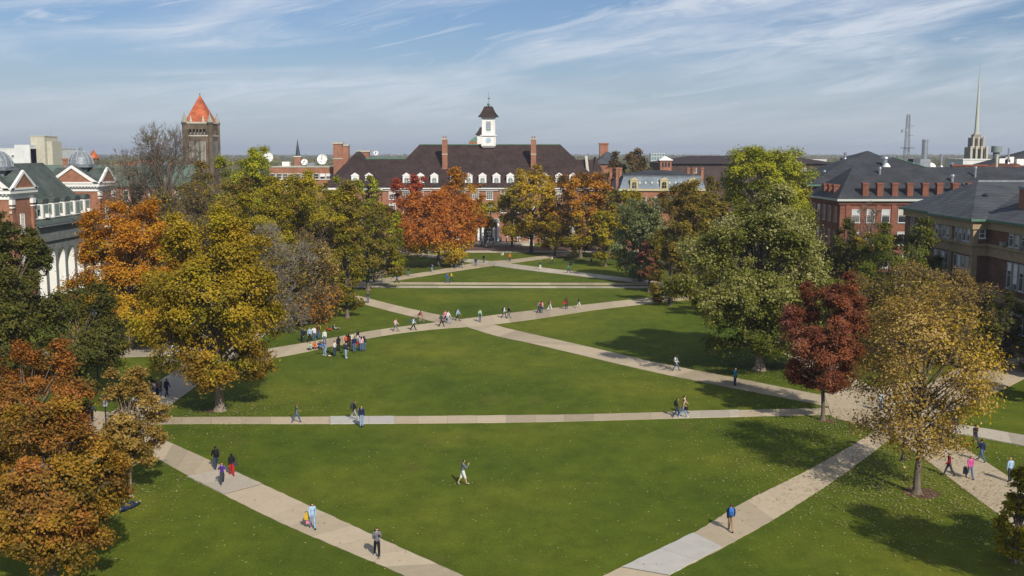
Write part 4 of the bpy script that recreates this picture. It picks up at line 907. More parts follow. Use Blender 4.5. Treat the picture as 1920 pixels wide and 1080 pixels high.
# ---- shaded building with tan stone bands, right
def banded_building():
    rt = root('stone_banded_building', (72, 135, 0), 'brown brick building with tan stone bands and grey slate roof at right edge', 'building')
    XA, XC, XB, Ya, Yc, Ye = 57.4, 58.9, 59.3, 130.0, 143.0, 157.0
    ze = 15.0
    MB().box(XA, 100, Ya, Yc, 0, ze-.2).build('wall', BRICK_B, rt)
    MB().box(XC, 99.9, Yc, Ye, 0, ze-.25).build('wall', BRICK_B, rt)
    MB().box(XB, 99.9, 95, Ya, 0, ze-.22).build('wall', BRICK_B, rt)
    # roofs
    r = MB(); r.add([(XA-.7, Ya-.7, ze+.3), (XA-.7, Yc+.3, ze+.3), (XC-.7, Yc+.3, ze+.3), (XC-.7, Ye+.7, ze+.3), (100, Ye+.7, ze+.3), (100, Ya-.7, ze+.3), (65, 147, 19.4), (100, 147, 19.4)],
                    [(0, 6, 1), (1, 6, 2), (2, 6, 3), (3, 6, 7, 4), (0, 5, 7, 6), (0, 1, 2, 3, 4, 5)])
    r.build('roof', ROOF_GR, rt)
    MB().box(65, 100, 146.85, 147.15, 19.35, 19.6).build('ridge_cap', LEAD, rt)
    r = MB(); r.add([(XB-.7, 94, ze+.3), (XB-.7, Ya+.6, ze+.3), (68, 94, 19.2), (68, Ya+8, 19.2), (100, 94, 19.2), (100, Ya+8, 19.2)], [(0, 2, 3, 1), (2, 4, 5, 3)])
    r.build('roof', ROOF_GR, rt)
    g_ = MB().box(XA-.8, XA-.55, Ya-.8, Yc+.2, ze+.0, ze+.3).box(XA-.8, XB-.8, Ya-.82, Ya-.57, ze, ze+.3).box(XB-.8, XB-.55, 94, Ya-.82, ze, ze+.3).box(XC-.8, XC-.55, Yc+.3, Ye+.8, ze, ze+.3); g_.build('gutter', COPPER, rt)
    st = MB()
    for z0, z1, p in ((ze-1.0, ze-.2, .35), (ze-.2, ze+.02, .5), (11.9, 12.2, .38), (11.0, 11.9, .12), (10.7, 11.0, .22), (6.2, 6.5, .3), (5.4, 6.2, .1)):
        st.box(XA-p, XA, Ya-p, Yc+p*.5, z0, z1); st.box(XA, XB-p, Ya-p, Ya, z0, z1); st.box(XB-p, XB, 95, Ya-.0, z0, z1)
    st.box(XC-.25, XC, Yc+.3, Ye+.25, ze-.9, ze)
    for z0, z1 in ((7.0, 10.7), (12.2, 14.0)):
        st.box(XA-.14, XA, Ya-.14, Ya+.5, z0, z1); st.box(XA, XA+.5, Ya-.14, Ya, z0, z1); st.box(XA-.14, XA, 136.3, 136.9, z0, z1)
    st.build('stone_band', STONE, rt)
    for lo, hh, hw in ((12.35, 1.95, .95), (7.4, 3.1, .95), (2.4, 2.8, .95)):
        for g0 in (131.3, 137.6):
            for k in range(4): window(rt, XA, g0+k*1.22, lo, hw, hh, 'W', 'heavy', .35 if (k+int(g0)) % 3 == 0 else None)
        for g0 in (112.5, 119.5, 106):
            for k in range(4): window(rt, XB, g0+k*1.5, lo, 1.15, hh, 'W', 'heavy', .3 if k % 2 else None)
    for k in range(3): window(rt, XC, 145.5+k*4.2, 11.6, 1.1, 2.7, 'W', 'heavy')
    for (y, z) in ((133.8, 12.2), (139.6, 12.2), (121, 12.3), (125.4, 12.3), (122.6, 7.3)):
        xx = XA if y > 130 else XB; MB().box(xx-.65, xx-.12, y-.36, y+.36, z, z+.5).build('air_conditioner', METAL, rt)
    window(rt, 58.4, Ya, 12.9, .8, 1.1, 'S', 'sash')
    bl = MB().box(XC-1.3, XC, 144.5, 155.5, 10.2, 10.4)
    for k in range(16): bl.box(XC-1.3, XC-1.22, 144.6+k*.7, 144.66+k*.7, 10.4, 11.3)
    bl.box(XC-1.32, XC-1.22, 144.5, 155.5, 11.3, 11.4); bl.build('fire_escape', DKMETAL, rt)
    chimney(rt, 62.6+.6, 127.5, 15.6, 19.0, 2.5, 1.8, BRICK_O, LEAD)
    MB().tube((62.5, 125.2, 16.4), (62.5, 125.2, 18.0), .22, .22, 10).build('vent_pipe', METAL, rt)
    MB().lathe((62.8, 139.5, 17.4), [(.25, -.2), (.25, .3), (.4, .35), (.4, .5), (.1, .65)], 10).build('roof_vent', DKMETAL, rt)
    for xx in (74, 82, 90): MB().tube((xx, 146.5, 19.3), (xx, 146.5, 20.3), .14, .14, 8).build('vent_pipe', METAL, rt)
banded_building()
# ---- red brick laboratory with a row of chimneys on the eave
def red_lab():
    Y = 196.0; Xw = A(1576, 370, Y).x; Z = lambda py, y=Y: A(1600, py, y).z; ze = 14.7
    rt = root('red_brick_building', (80, 210, 0), 'red brick building with dark grey roof and a row of square chimneys along its eave', 'building')
    MB().box(Xw, 120, Y, 216, 0, ze-.2).build('wall', BRICK_R, rt)
    c = MB().box(Xw-.3, 120, Y-.3, Y, ze-.9, ze-.3).box(Xw-.3, Xw, Y, 216.2, ze-.9, ze-.3); c.build('brick_cornice', BRICK_R, rt)
    MB().box(Xw-.8, 120, Y-.8, Y-.3, ze-.28, ze+.12).box(Xw-.8, Xw-.3, Y-.3, 216.6, ze-.28, ze+.12).build('gutter', plain('pale_gutter', (.5, .53, .5)), rt)
    r = MB(); r.add([(Xw-.8, Y-.8, ze+.1), (120, Y-.8, ze+.1), (120, 216.8, ze+.1), (Xw-.8, 216.8, ze+.1), (66.5, 206, 20.6), (120, 206, 20.6)], [(0, 1, 5, 4), (2, 3, 4, 5), (3, 0, 4), (0, 3, 2, 1)]); r.build('roof', ROOF_DK, rt)
    for px in (1622, 1649, 1677, 1705, 1734, 1761, 1790, 1818):
        chimney(rt, A(px, 360, Y+.6).x, Y+.7, ze-.1, 17.45, 1.1, 1.1, BRICK_R, BRICK_R)
    for k in range(3): chimney(rt, Xw+.7, Y+5.4+k*3.2, ze-.1, 17.0, 1.0, 1.2, BRICK_R, BRICK_R)
    for px in (1605, 1633, 1661, 1692, 1720, 1748, 1776):
        for z0 in (11.4-1.0, 6.2, 1.9):
            window(rt, A(px, 390, Y).x, Y, z0, 1.6, 2.5, 'S', 'heavy', .4 if z0 > 9 else .15)
    pl_ = MB()
    for px in (1590, 1619, 1647, 1676, 1706, 1734): x = A(px, 390, Y).x; pl_.box(x-.45, x+.45, Y-.16, Y, 0, ze-.9)
    pl_.build('pilaster', BRICK_R, rt)
    for k in range(5): window(rt, Xw, Y+2.5+k*3.6, 10.4, 1.7, 2.9, 'W', 'heavy')
    for k in range(5): window(rt, Xw, Y+2.5+k*3.6, 5.9, 1.7, 2.9, 'W', 'heavy')
    # rear wing
    MB().box(62, 96, 218, 246, 0, 16.6).build('wall', BRICK_R, rt)
    r = MB(); r.add([(61.3, 217.3, 16.8), (97, 217.3, 16.8), (97, 247, 16.8), (61.3, 247, 16.8), (74.5, 233, 22.3), (84, 233, 22.3)], [(0, 1, 5, 4), (1, 2, 5), (2, 3, 4, 5), (3, 0, 4), (0, 3, 2, 1)]); r.build('roof', ROOF_DK, rt)
    MB().box(61.1, 97, 217.1, 217.4, 16.5, 16.85).build('gutter', COPPER, rt)
    MB().tube((84, 233, 22.35), (97, 217.3, 16.9), .16, .16, 6).build('hip_flashing', COPPER, rt)
    for (x, y, z, rr, h) in ((80.5, 228, 20.5, .55, 1.6), (67, 226, 18.2, .2, 1.1), (71, 203.5, 18.7, .22, 1.6), (84, 201, 17.5, .3, 1.4), (89, 202.5, 18.4, .22, 2.0), (86, 199.5, 16.4, .35, 1.0)):
        MB().tube((x, y, z-.4), (x, y, z+h), rr, rr, 10).tube((x, y, z+h), (x, y, z+h+.35), rr*1.5, rr*1.2, 10).build('roof_vent', METAL, rt)
    MB().lathe((79, 222.5, 19.0), [(.5, 0), (.5, .6), (1.2, .8), (.5, 1.9), (.2, 2.2)], 12).build('roof_vent', WHITE, rt)
red_lab()
# ---- slate mansard house
def mansard():
    Y = 250.0; x0, x1 = A(1163, 350, Y).x, A(1322, 350, Y).x; ze = A(1240, 354, Y).z; zm = A(1240, 331, Y+1.2).z; zt = A(1240, 319, Y+9).z
    rt = root('mansard_house', ((x0+x1)/2, Y, 0), 'brick house with light slate mansard roof, white diamonds and yellow dormers', 'building')
    MB().box(x0, x1, Y, Y+20, 0, ze-.5).build('wall', BRICK_O, rt)
    MB().box(x0-.4, x1+.4, Y-.4, Y+20.4, ze-.5, ze).build('cornice', YELLOW, rt)
    m = MB(); m.add([(x0-.2, Y-.2, ze), (x1+.2, Y-.2, ze), (x1+.2, Y+20.2, ze), (x0-.2, Y+20.2, ze), (x0+.9, Y+1.0, zm), (x1-.9, Y+1.0, zm), (x1-.9, Y+19, zm), (x0+.9, Y+19, zm)], [(0, 1, 5, 4), (1, 2, 6, 5), (2, 3, 7, 6), (3, 0, 4, 7), (4, 5, 6, 7)]); m.build('mansard_roof', ROOF_LT, rt)
    MB().box(x0+.75, x1-.75, Y+.85, Y+19.15, zm, zm+.18).build('roof_curb', LEAD, rt)
    MB().hip(x0+.9, x1-.9, Y+1.0, Y+19, zm+.18, zt, x0+8, x1-8, Y+10).build('roof', ROOF_DK, rt)
    for px in (1189, 1245, 1299): dormer(rt, A(px, 345, Y).x, Y-.3, ze+.05, 1.9, 2.7, 1.3, ROOF_LT, 'pane', wm=YELLOW)
    for px in (1200, 1211, 1223, 1234, 1256, 1267, 1278, 1288, 1310):
        x = A(px, 345, Y).x; z = (ze+zm)/2; t = .35; yy = Y+.33
        MB().add([(x-t*.7, yy-.05, z), (x, yy-.05-.14, z-t), (x+t*.7, yy-.05, z), (x, yy-.05+.14, z+t), (x, yy+.2, z)], [(0, 1, 2, 3), (0, 3, 4), (0, 4, 1), (1, 4, 2), (2, 4, 3)]).build('slate_diamond', plain('pale_slate', (.55, .55, .5)), rt)
    for px, yy in ((1145, 10), (1157, 3), (1163, 6), (1290, 9), (1300, 4), (1316, 3)):
        chimney(rt, A(px, 340, Y+yy).x, Y+yy, 9.5 if px < 1165 else zm-2, A(px, 317, Y+yy).z, .6, .7, BRICK_O, BRICK_O)
    for i in range(6): window(rt, x0+2.4+i*3.2, Y, ze-4.2, 1.2, 2.4, 'S', 'sash')
    # square brick ventilator tower behind
    y = Y+30; x = A(1247, 310, y).x; zz = lambda py: A(1247, py, y).z
    t = MB().box(x-1.5, x+1.5, y-1.5, y+1.5, 10, zz(301)).build('brick_turret', BRICK_O, rt)
    MB().box(x-1.8, x+1.8, y-1.8, y+1.8, zz(301), zz(299)).lathe((x, y, zz(299)), [(1.6, 0), (.1, .9)], square=True).build('turret_cap', WHITE, t)
    for k in (-1, 0, 1): MB().box(x+k*.8-.25, x+k*.8+.25, y-1.56, y-1.5, zz(313), zz(304)).build('louvre', DKMETAL, t)
mansard()
# ---- distant buildings
def block(name, px0, px1, Y, top, depth, m, label, cat='building', rows=0, cols=0, roof=None, zbase=0, wm='sash', ww=1.6, wh=1.6, parapet=None):
    x0, x1 = A(px0, top, Y).x, A(px1, top, Y).x; zt = A(px0, top, Y).z
    rt = root(name, ((x0+x1)/2, Y, 0), label, cat)
    MB().box(x0, x1, Y, Y+depth, zbase, zt).build('wall', m, rt)
    MB().box(x0-.15, x1+.15, Y-.15, Y+depth+.15, zt, zt+.3).build('coping', parapet or m, rt)
    for i in range(rows):
        for j in range(cols): window(rt, x0+(x1-x0)*(j+.5)/cols, Y, zt-(i+1)*3.3, ww, wh, 'S', wm)
    return rt, x0, x1, zt
rt, x0, x1, zt = block('apartment_block', -30, 57, 420, 279, 20, PWHITE, 'white apartment block with small dark windows, far left edge', rows=3, cols=9, ww=1.2, wh=1.5)
MB().box(x1-6, x1, 419.3, 425, 0, zt+1.6).build('stair_tower', PWHITE, rt)
rt, x0, x1, zt = block('beige_tower', 57, 83, 425, 256, 12, CREAM, 'beige windowless concrete tower beside the white apartment block')
MB().box(x1, A(93, 260, 425).x, 427, 436, 0, A(90, 265, 425).z).build('wall', CREAM, rt)
MB().tube((x0+6, 430, zt), (x0+6, 430, A(84, 234, 430).z), .08, .04, 5).build('antenna', METAL, rt)
for k in range(3): MB().box(x0-.8, x0+2.2, 424.6, 424.95, zt-14-k*3.2, zt-12-k*3.2).build('balcony', DKMETAL, rt)
rt, x0, x1, zt = block('apartment_block', 94, 115, 440, 279, 14, PWHITE, 'narrow white apartment wing right of the beige tower', rows=4, cols=2, ww=1.0, wh=1.8)
# green copper roofed hall
Yg = 236; x0, x1 = A(30, 310, Yg).x, A(345, 310, Yg).x; zt = A(200, 350, Yg).z; zr = A(200, 309, Yg+9).z
rt = root('copper_roofed_hall', ((x0+x1)/2, Yg, 0), 'low brick hall with long green copper roof between the domes and the bell tower', 'building')
MB().box(x0, x1, Yg, Yg+18, 0, zt).build('wall', BRICK, rt); b = MB(); gable_box(b, x0-.5, x1+.5, Yg-.6, Yg+18.6, zt, zr); b.build('roof', mat('copper_sheet', (.125, .17, .13), (.085, .125, .095), .8, .75, stretch=(6, 1, 1)), rt)
for k in range(12): window(rt, x0+4+k*2.9, Yg, zt-3.2, 1.3, 2.4, 'S', 'sash')
for px in (262, 277, 293, 310): MB().box(A(px, 300, Yg+9).x-.5, A(px, 300, Yg+9).x+.5, Yg+8.6, Yg+9.4, zr-.3, zr+.7).build('roof_vent', METAL, rt)
chimney(rt, A(131, 305, Yg-3).x, Yg-3, 10, A(131, 300, Yg-3).z, 2.4, 1.8, BRICK, BRICK)
# orange tile roofs near the bell tower
Yo = 300; x0, x1 = A(195, 305, Yo).x, A(318, 305, Yo).x; zt = A(250, 312, Yo).z
rt = root('tile_roofed_library', ((x0+x1)/2, Yo, 0), 'stone building with low orange tile roof and pointed red turret behind the copper roof', 'building')
MB().box(x0, x1, Yo, Yo+14, 0, zt).build('wall', STONE_D, rt); MB().hip(x0-.5, x1+.5, Yo-.5, Yo+14.5, zt, A(250, 301, Yo+7).z, x0+8, x1-8, Yo+7).build('roof', ROOF_OR, rt)
xt = A(176, 300, Yo-2).x; MB().lathe((xt, Yo-2, 0), [(1.4, 0), (1.4, A(176, 297, Yo).z)], 12).build('turret', STONE_D, rt); MB().lathe((xt, Yo-2, A(176, 297, Yo).z), [(1.7, 0), (.05, 2.4), (.02, 3.0)], 12).build('turret_roof', ROOF_OR, rt)
# flat roofed brick block that carries the dishes
rt, x0, x1, zt = block('flat_roofed_block', 505, 622, 300, 314, 16, BRICK_O, 'flat roofed brick block with white satellite dishes, left of the long hall', rows=2, cols=10, parapet=STONE_L)
FD, FX = 305, zt
MB().box(x0+3, x0+5, 303, 305, zt, zt+1.6).build('roof_vent', WHITE, rt); MB().box(x0+9, x0+12, 304, 307, zt, zt+1.3).build('roof_vent', METAL, rt)
def dish(px, py, dpx, Y, z0, label, tilt=18, yaw=0):
    c = A(px, py, Y); r = dpx/2*Y/F; t = root('satellite_dish', (c.x, c.y, z0), label, 'satellite dish', 'white satellite dishes on the roofs')
    n, k = 20, 4; m = MB(); rot = Matrix.Rotation(R(yaw), 3, 'Z') @ Matrix.Rotation(R(-tilt), 3, 'X')
    V = []
    for j in range(k+1):
        rr = r*j/k
        for i in range(n):
            a = 2*math.pi*i/n; V.append(c+rot @ Vector((rr*math.cos(a), -.28*r*(j/k)**2+.1, rr*math.sin(a))))
    fs = [(j*n+i, j*n+(i+1) % n, (j+1)*n+(i+1) % n, (j+1)*n+i) for j in range(k) for i in range(n)]
    m.add(V, fs); m.build('reflector', mat('dish_white', (.85, .84, .80), (.78, .77, .73), 1, .5), t, smooth=True)
    fz = c+rot @ Vector((0, -.75*r, 0)); f = MB().tube(fz-Vector((0, .15, 0)), fz+Vector((0, .15, 0)), .16, .16, 8)
    for a in (90, 210, 330): f.tube(c+rot @ Vector((r*.92*math.cos(R(a)), -.25*r, r*.92*math.sin(R(a)))), fz, .05, .05, 4)
    f.build('feed_horn', DKMETAL, t)
    MB().tube((c.x, c.y+.35, z0), c+Vector((0, .3, 0)), .16, .14, 8).build('mast', METAL, t)
dish(503, 296, 19, 304, zt, 'white round satellite dish on the brick roof, left of the small spire')
dish(571, 304, 12, 303, zt, 'small white satellite dish just right of the small spire')
dish(604.5, 299, 19, 303, zt, 'large tilted white satellite dish beside the tall brick chimney', 10)
dish(705, 287, 9, 290, A(705, 297, 288).z, 'small white dish above the left ridge of the long brown roof')
# tall brick chimney stack
Yc = 296; x = A(639, 300, Yc).x; rt = root('chimney_stack', (x, Yc, 0), 'tall twin brick chimney with stone cap left of the long brown roof', 'chimney')
za = A(639, 270, Yc).z; MB().box(x-2.1, x+.4, Yc, Yc+3, 0, za).box(x+.41, x+2.1, Yc+.6, Yc+3, 0, za-.6).build('shaft', BRICK, rt)
MB().box(x-2.3, x+.6, Yc-.2, Yc+3.2, za, za+.5).box(x+.61, x+2.3, Yc+.4, Yc+3.2, za-.6, za-.1).box(x-2.2, x+.5, Yc-.1, Yc+3.1, za-4.2, za-3.9).build('cap', STONE_L, rt)
x = A(678, 290, 286).x; rt = root('chimney_stack', (x, 290, 0), 'low stone capped stack just behind the left peak of the brown roof', 'chimney')
MB().box(x-1.6, x+1.6, 289, 291, 15, A(678, 285, 290).z).build('shaft', BRICK, rt); MB().box(x-1.9, x+1.9, 288.8, 291.2, A(678, 285, 290).z, A(678, 282, 290).z).build('cap', STONE_L, rt)
# orange chimney and blue gable right of the hall
Yc = 310; x = A(1132.5, 280, Yc).x; rt = root('chimney_stack', (x, Yc, 0), 'orange brick chimney above a blue grey gable right of the brown roof', 'chimney')
MB().box(x-1.25, x+1.25, Yc, Yc+2.2, 0, A(1132, 271, Yc).z).build('shaft', BRICK_O, rt); MB().box(x-1.4, x+1.4, Yc-.15, Yc+2.35, A(1132, 271, Yc).z, A(1132, 268, Yc).z).build('cap', BRICK_O, rt)
x0, x1 = A(1118, 300, 303).x, A(1166, 300, 303).x; zt = A(1140, 308, 303).z; rt = root('gabled_house', ((x0+x1)/2, 303, 0), 'house with blue grey slate gable below the orange chimney', 'building')
MB().box(x0, x1, 303, 315, 0, zt).build('wall', BRICK_O, rt); MB().hip(x0-.4, x1+.4, 302.6, 315.4, zt, A(1140, 285, 308).z, (x0+x1)/2-.5, (x0+x1)/2+.5, 308).build('roof', ROOF_GR, rt)
# green peaked turret behind the hall ridge
Yt = 330; x = A(891, 262, Yt).x; rt = root('brick_turret', (x, Yt, 0), 'small brick turret with green pyramid roof behind the ridge, left of the cupola', 'tower')
MB().box(x-2, x+2.6, Yt, Yt+4, 0, A(891, 265, Yt).z).build('wall', BRICK_O, rt); MB().lathe((x, Yt+2, A(891, 265, Yt).z), [(1.9, 0), (.05, 1.5)], square=True).build('roof', COPPER, rt)
# church spire at left
Ys = 640; x = A(557, 280, Ys).x; rt = root('church_spire', (x, Ys, 0), 'slim dark church spire on a brick tower, left of the long hall', 'spire')
MB().box(x-1.9, x+1.9, Ys, Ys+3.8, 0, A(557, 294, Ys).z).build('tower', BRICK, rt); MB().box(x-2.1, x+2.1, Ys-.2, Ys+4, A(557, 294, Ys).z, A(557, 292.5, Ys).z).build('cornice', WHITE, rt); MB().lathe((x, Ys+1.9, A(557, 292.5, Ys).z), [(1.5, 0), (.12, A(557, 263, Ys).z-A(557, 292.5, Ys).z), (.04, A(557, 259, Ys).z-A(557, 292.5, Ys).z)], 8).build('spire_roof', DKMETAL, rt)
# long dark roofed building behind the yellow green tree
Yl = 400; x0, x1 = A(1257, 300, Yl).x, A(1572, 300, Yl).x; zt = A(1300, 307, Yl).z; rt = root('armory_hall', ((x0+x1)/2, Yl, 0), 'long low brick hall with wide dark brown roof on the skyline', 'building')
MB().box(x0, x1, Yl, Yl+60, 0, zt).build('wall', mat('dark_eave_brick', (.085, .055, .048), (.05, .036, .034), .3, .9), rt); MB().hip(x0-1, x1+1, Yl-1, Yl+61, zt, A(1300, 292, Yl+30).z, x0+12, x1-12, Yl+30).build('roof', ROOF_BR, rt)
for k in (1, 4, 9): window(rt, x0+4+k*5.2, Yl, zt-3.4, 1.8, 1.8, 'S', 'sash')
# glass high rise, tiny
rt, x0, x1, zt = block('glass_high_rise', 1221, 1246, 900, 288, 12, plain('blue_green_glazing', (.16, .26, .28), .3, .6), 'small blue green glass high rise on the skyline, right of the conifers', parapet=PWHITE)
fr = MB()
for k in range(6): fr.box(x0+(x1-x0)*k/5-.2, x0+(x1-x0)*k/5+.2, 899.6, 899.9, 0, zt)
for k in range(6): fr.box(x0, x1, 899.6, 899.95, zt-3-3.3*k, zt-2.3-3.3*k)
fr.build('facade_grid', PWHITE, rt); MB().box(x0-9, x0, 905, 915, 0, zt-11).build('wall', PWHITE, rt)
# --- skyline at right
def church():
    Y = 430; x = A(1828.5, 290, Y).x; Z = lambda py: A(1828, py, Y).z
    rt = root('stone_church_tower', (x, Y, 0), 'stepped stone church tower with a very thin tall spire at right', 'tower')
    s = F/Y; w = lambda px: px/2/s
    MB().box(x-w(29), x+w(29), Y-w(29), Y+w(29), 0, Z(276)).box(x-w(21), x+w(21), Y-w(21), Y+w(21), Z(276), Z(258)).box(x-w(13), x+w(13), Y-w(13), Y+w(13), Z(258), Z(252)).build('tower', mat('weathered_grey_stone', (.31, .28, .22), (.20, .18, .145), .6, .9), rt)
    b = MB()
    for k in range(4):
        xx = x-w(29)+w(58)*k/3
        b.box(xx-.4, xx+.4, Y-w(29)-.5, Y-w(29), 0, Z(274)); b.box(xx*.28+x*.72-.3+.0, xx*.28+x*.72+.3, Y-w(21)-.4, Y-w(21), Z(276), Z(256)) if 0 else None
    for k in (-1, 0, 1): b.box(x+k*w(19)-.28, x+k*w(19)+.28, Y-w(21)-.35, Y-w(21), Z(276), Z(256))
    b.build('buttress', STONE_L, rt)
    for k in (-1, 1): MB().box(x+k*w(9)-.35, x+k*w(9)+.35, Y-w(21)-.06, Y-w(21), Z(274), Z(260)).build('belfry_opening', plain('opening_dark', (.02, .02, .02)), rt)
    for k in (-1, 0, 1): MB().box(x+k*w(18)-.4, x+k*w(18)+.4, Y-w(29)-.06, Y-w(29), Z(297), Z(279)).build('belfry_opening', plain('opening_dark', (.02, .02, .02)), rt)
    MB().lathe((x, Y, 0), [(w(10.5), Z(252)), (w(10.5), Z(249)), (w(8.2), Z(249)), (w(1.6), Z(138)), (w(.8), Z(136.5))], 8).build('spire', mat('pale_green_spire', (.48, .49, .42), (.38, .40, .34), .4, .7, stretch=(6, 6, .3)), rt)
    MB().tube((x, Y, Z(137)), (x, Y, Z(120)), .06, .05, 5).build('finial', METAL, rt)
church()
def radio_mast():
    Y = 520; x = A(1700, 290, Y).x; Z = lambda py: A(1700, py, Y).z
    rt = root('radio_mast', (x, Y, 0), 'lattice radio mast with a drum antenna rising behind the grey roofs', 'mast')
    m = MB(); zt, zb = Z(215), 0; n = 26
    def half(z): return .6+1.3*max(0, 1-(z/(zt)))**1.2
    cor = lambda i, z: Vector((x+half(z)*(1 if i in (0, 1) else -1), Y+half(z)*(1 if i in (1, 2) else -1), z))
    zs_ = [zt*k/n for k in range(n+1)]
    for z0, z1 in zip(zs_, zs_[1:]):
        for i in range(4):
            m.tube(cor(i, z0), cor(i, z1), .17, .17, 4, False); m.tube(cor(i, z0), cor((i+1) % 4, z1), .07, .07, 3, False); m.tube(cor(i, z1), cor((i+1) % 4, z1), .07, .07, 3, False)
    m.build('lattice', plain('grey_steel', (.20, .22, .24), .5), rt)
    d = MB().tube((x-2.2, Y-.6, Z(245)), (x-2.2, Y+.6, Z(245)), .9, .9, 14).tube((x-1.4, Y, Z(245)), (x, Y, Z(245)), .12, .12, 5); d.build('drum_antenna', METAL, rt)
    MB().box(x-2.6, x+3.2, Y-1.6, Y+1.6, Z(278), Z(277)).tube((x, Y, Z(236)), (x+3, Y, Z(236)), .1, .1, 4).tube((x, Y, Z(254)), (x+3, Y, Z(254)), .1, .1, 4).build('platform', DKMETAL, rt)
radio_mast()
def stack(px, top, bot, wpx, Y, m, label, hood=False, name='exhaust_stack'):
    x = A(px, top, Y).x; r = wpx/2*Y/F; zt, zb = A(px, top, Y).z, A(px, bot, Y).z; rt = root(name, (x, Y, zb), label, 'exhaust stack')
    MB().tube((x, Y, zb-2), (x, Y, zt), r, r, 14).build('pipe', m, rt, smooth=False)
    b = MB().lathe((x, Y, zb-2), [(r*2, 0), (r*2, 1.6), (r*1.1, 2.2)], 14)
    b.build('base_cone', m, rt)
    MB().tube((x, Y, zt-.25), (x, Y, zt+.02), r*1.08, r*1.08, 14).build('rim', m, rt)
    if hood: MB().tube((x, Y, zt-(zt-zb)*.42), (x, Y, zt), r*1.55, r*1.55, 16).build('hood', m, rt)
stack(1735, 262, 306, 11, 250, METAL, 'tall silver exhaust stack, the thickest, above the grey roof')
stack(1765.5, 289, 312, 6, 252, METAL, 'short silver exhaust stack right of the thickest one')
stack(1892, 278, 306, 3.5, 240, METAL, 'thin silver flue at far right beyond the tank topped stack')
stack(1869, 274, 302, 12, 260, plain('grey_green_steel', (.22, .27, .25)), 'grey green stack with wide drum top, right of the thin spire', True)
stack(1869.5, 291, 324, 5, 225, CREAM, 'cream pipe with black elbow in front of the grey green stack')
stack(1585, 286, 298, 5, 260, METAL, 'small flue on the grey roof left of the radio mast')
# machinery house under the stacks
def plant_room():
    Y = 248; x0, x1 = A(1665, 310, Y).x, A(1790, 310, Y).x; zt = A(1700, 317, Y).z; rt = root('laboratory_annex', ((x0+x1)/2, Y, 0), 'flat roofed annex carrying ducts and fans below the silver stacks', 'building')
    MB().box(x0, x1, Y, Y+18, 0, zt).build('wall', BRICK_R, rt); MB().box(x0-.2, x1+.2, Y-.2, Y+.4, zt, zt+.4).build('coping', WHITE, rt)
    MB().box(A(1727, 310, Y).x, A(1746, 310, Y).x, Y+.5, Y+5, zt, zt+2.3).build('fan_housing', METAL, rt)
    for px, h in ((1672, 2.9), (1678, 1.6), (1790, 1.5)): x = A(px, 310, Y).x; MB().tube((x, Y+1.5, zt), (x, Y+1.5, zt+h), .4, .4, 10).build('duct', METAL, rt)
    for px in (1718, 1752): x = A(px, 312, Y).x; MB().lathe((x, Y+2, zt), [(1.2, 0), (1.1, .7), (.7, 1.2), (.1, 1.5)], 12).build('roof_fan', WHITE, rt, smooth=True)
    MB().tube((A(1684, 312, Y).x, Y+1, zt+1.2), (A(1708, 312, Y).x, Y+1, zt+1.2), .45, .45, 10).build('duct', WHITE, rt)
    w = MB(); gable_box(w, A(1712, 310, Y+8).x, A(1728, 310, Y+8).x, Y+8, Y+14, zt, zt+2.3, 'y'); w.build('penthouse', ROOF_BR, rt)
plant_room()
def right_far():
    Y = 238; x0, x1 = A(1786, 312, Y).x, A(1960, 312, Y).x; zt = A(1800, 322, Y).z
    rt = root('gabled_laboratory', ((x0+x1)/2, Y, 0), 'brick laboratory with grey slate roof and a row of red pilasters at far right', 'building')
    MB().box(x0, x1, Y, Y+26, 0, zt).build('wall', BRICK_R, rt)
    for k in range(6): x = A(1790+k*11.5, 318, Y).x; chimney(rt, x, Y+.6, zt-.2, A(1800, 311.5, Y).z, 1.15, 1.0, BRICK_R, BRICK_R)
    xa = A(1846, 315, Y+8).x; zp = A(1920, 283, Y+14).z; xe = A(1925, 300, Y+14).x
    r = MB(); r.add([(xa, Y+4, zt), (xe, Y+4, zt), (xe+22, Y+4, zt), (xa, Y+26, zt), (xe+22, Y+26, zt), (xe, Y+14, zp+.3), (xe+22, Y+14, zp+.3)], [(0, 1, 5), (1, 2, 6, 5), (0, 5, 3), (3, 5, 6, 4), (0, 3, 4, 2, 1)]); r.build('roof', ROOF_DK, rt)
    g_ = MB(); gx0, gx1 = A(1872, 322, Y-8).x, A(1945, 322, Y-8).x; gable_box(g_, gx0, gx1, Y-8, Y+4, zt-.5, A(1905, 307, Y-8).z, 'y'); g_.build('gable_wing', BRICK_R, rt)
    for px, py, s in ((1880, 297, 3), (1893, 294, 3), (1888, 299, 2), (1915, 298, 4)): c = A(px, py, Y+7); MB().box(c.x-s*.3, c.x+s*.3, Y+6.6, Y+7.4, c.z-1.5, c.z).build('roof_vent', WHITE if s > 2 else METAL, rt)
    rt, a, b, z = block('white_penthouse', 1806, 1858, 300, 300, 12, PWHITE, 'plain white penthouse wall at the foot of the thin spire'); MB().box(a+20*0+(b-a)*.78, a+(b-a)*.82, 299.9, 300, z-2.2, z-.8).build('vent_slot', DKMETAL, rt)
right_far()
rt, x0, x1, zt = block('grey_hipped_house', 1605, 1662, 300, 300, 14, STONE_D, 'dark slate hipped roof just above the red brick building', 'building')
MB().hip(x0-.4, x1+.4, 299.6, 314.4, zt+.3, A(1620, 283, 307).z, A(1605, 283, 307).x+3, A(1648, 283, 307).x-3, 307).build('roof', ROOF_DK, rt)
for px, w_, top, Y, lab in ((1520, 30, 300, 520, 'low grey block left of the radio mast'),): block('grey_block', px, px+w_, Y, top, 10, PWHITE, lab)
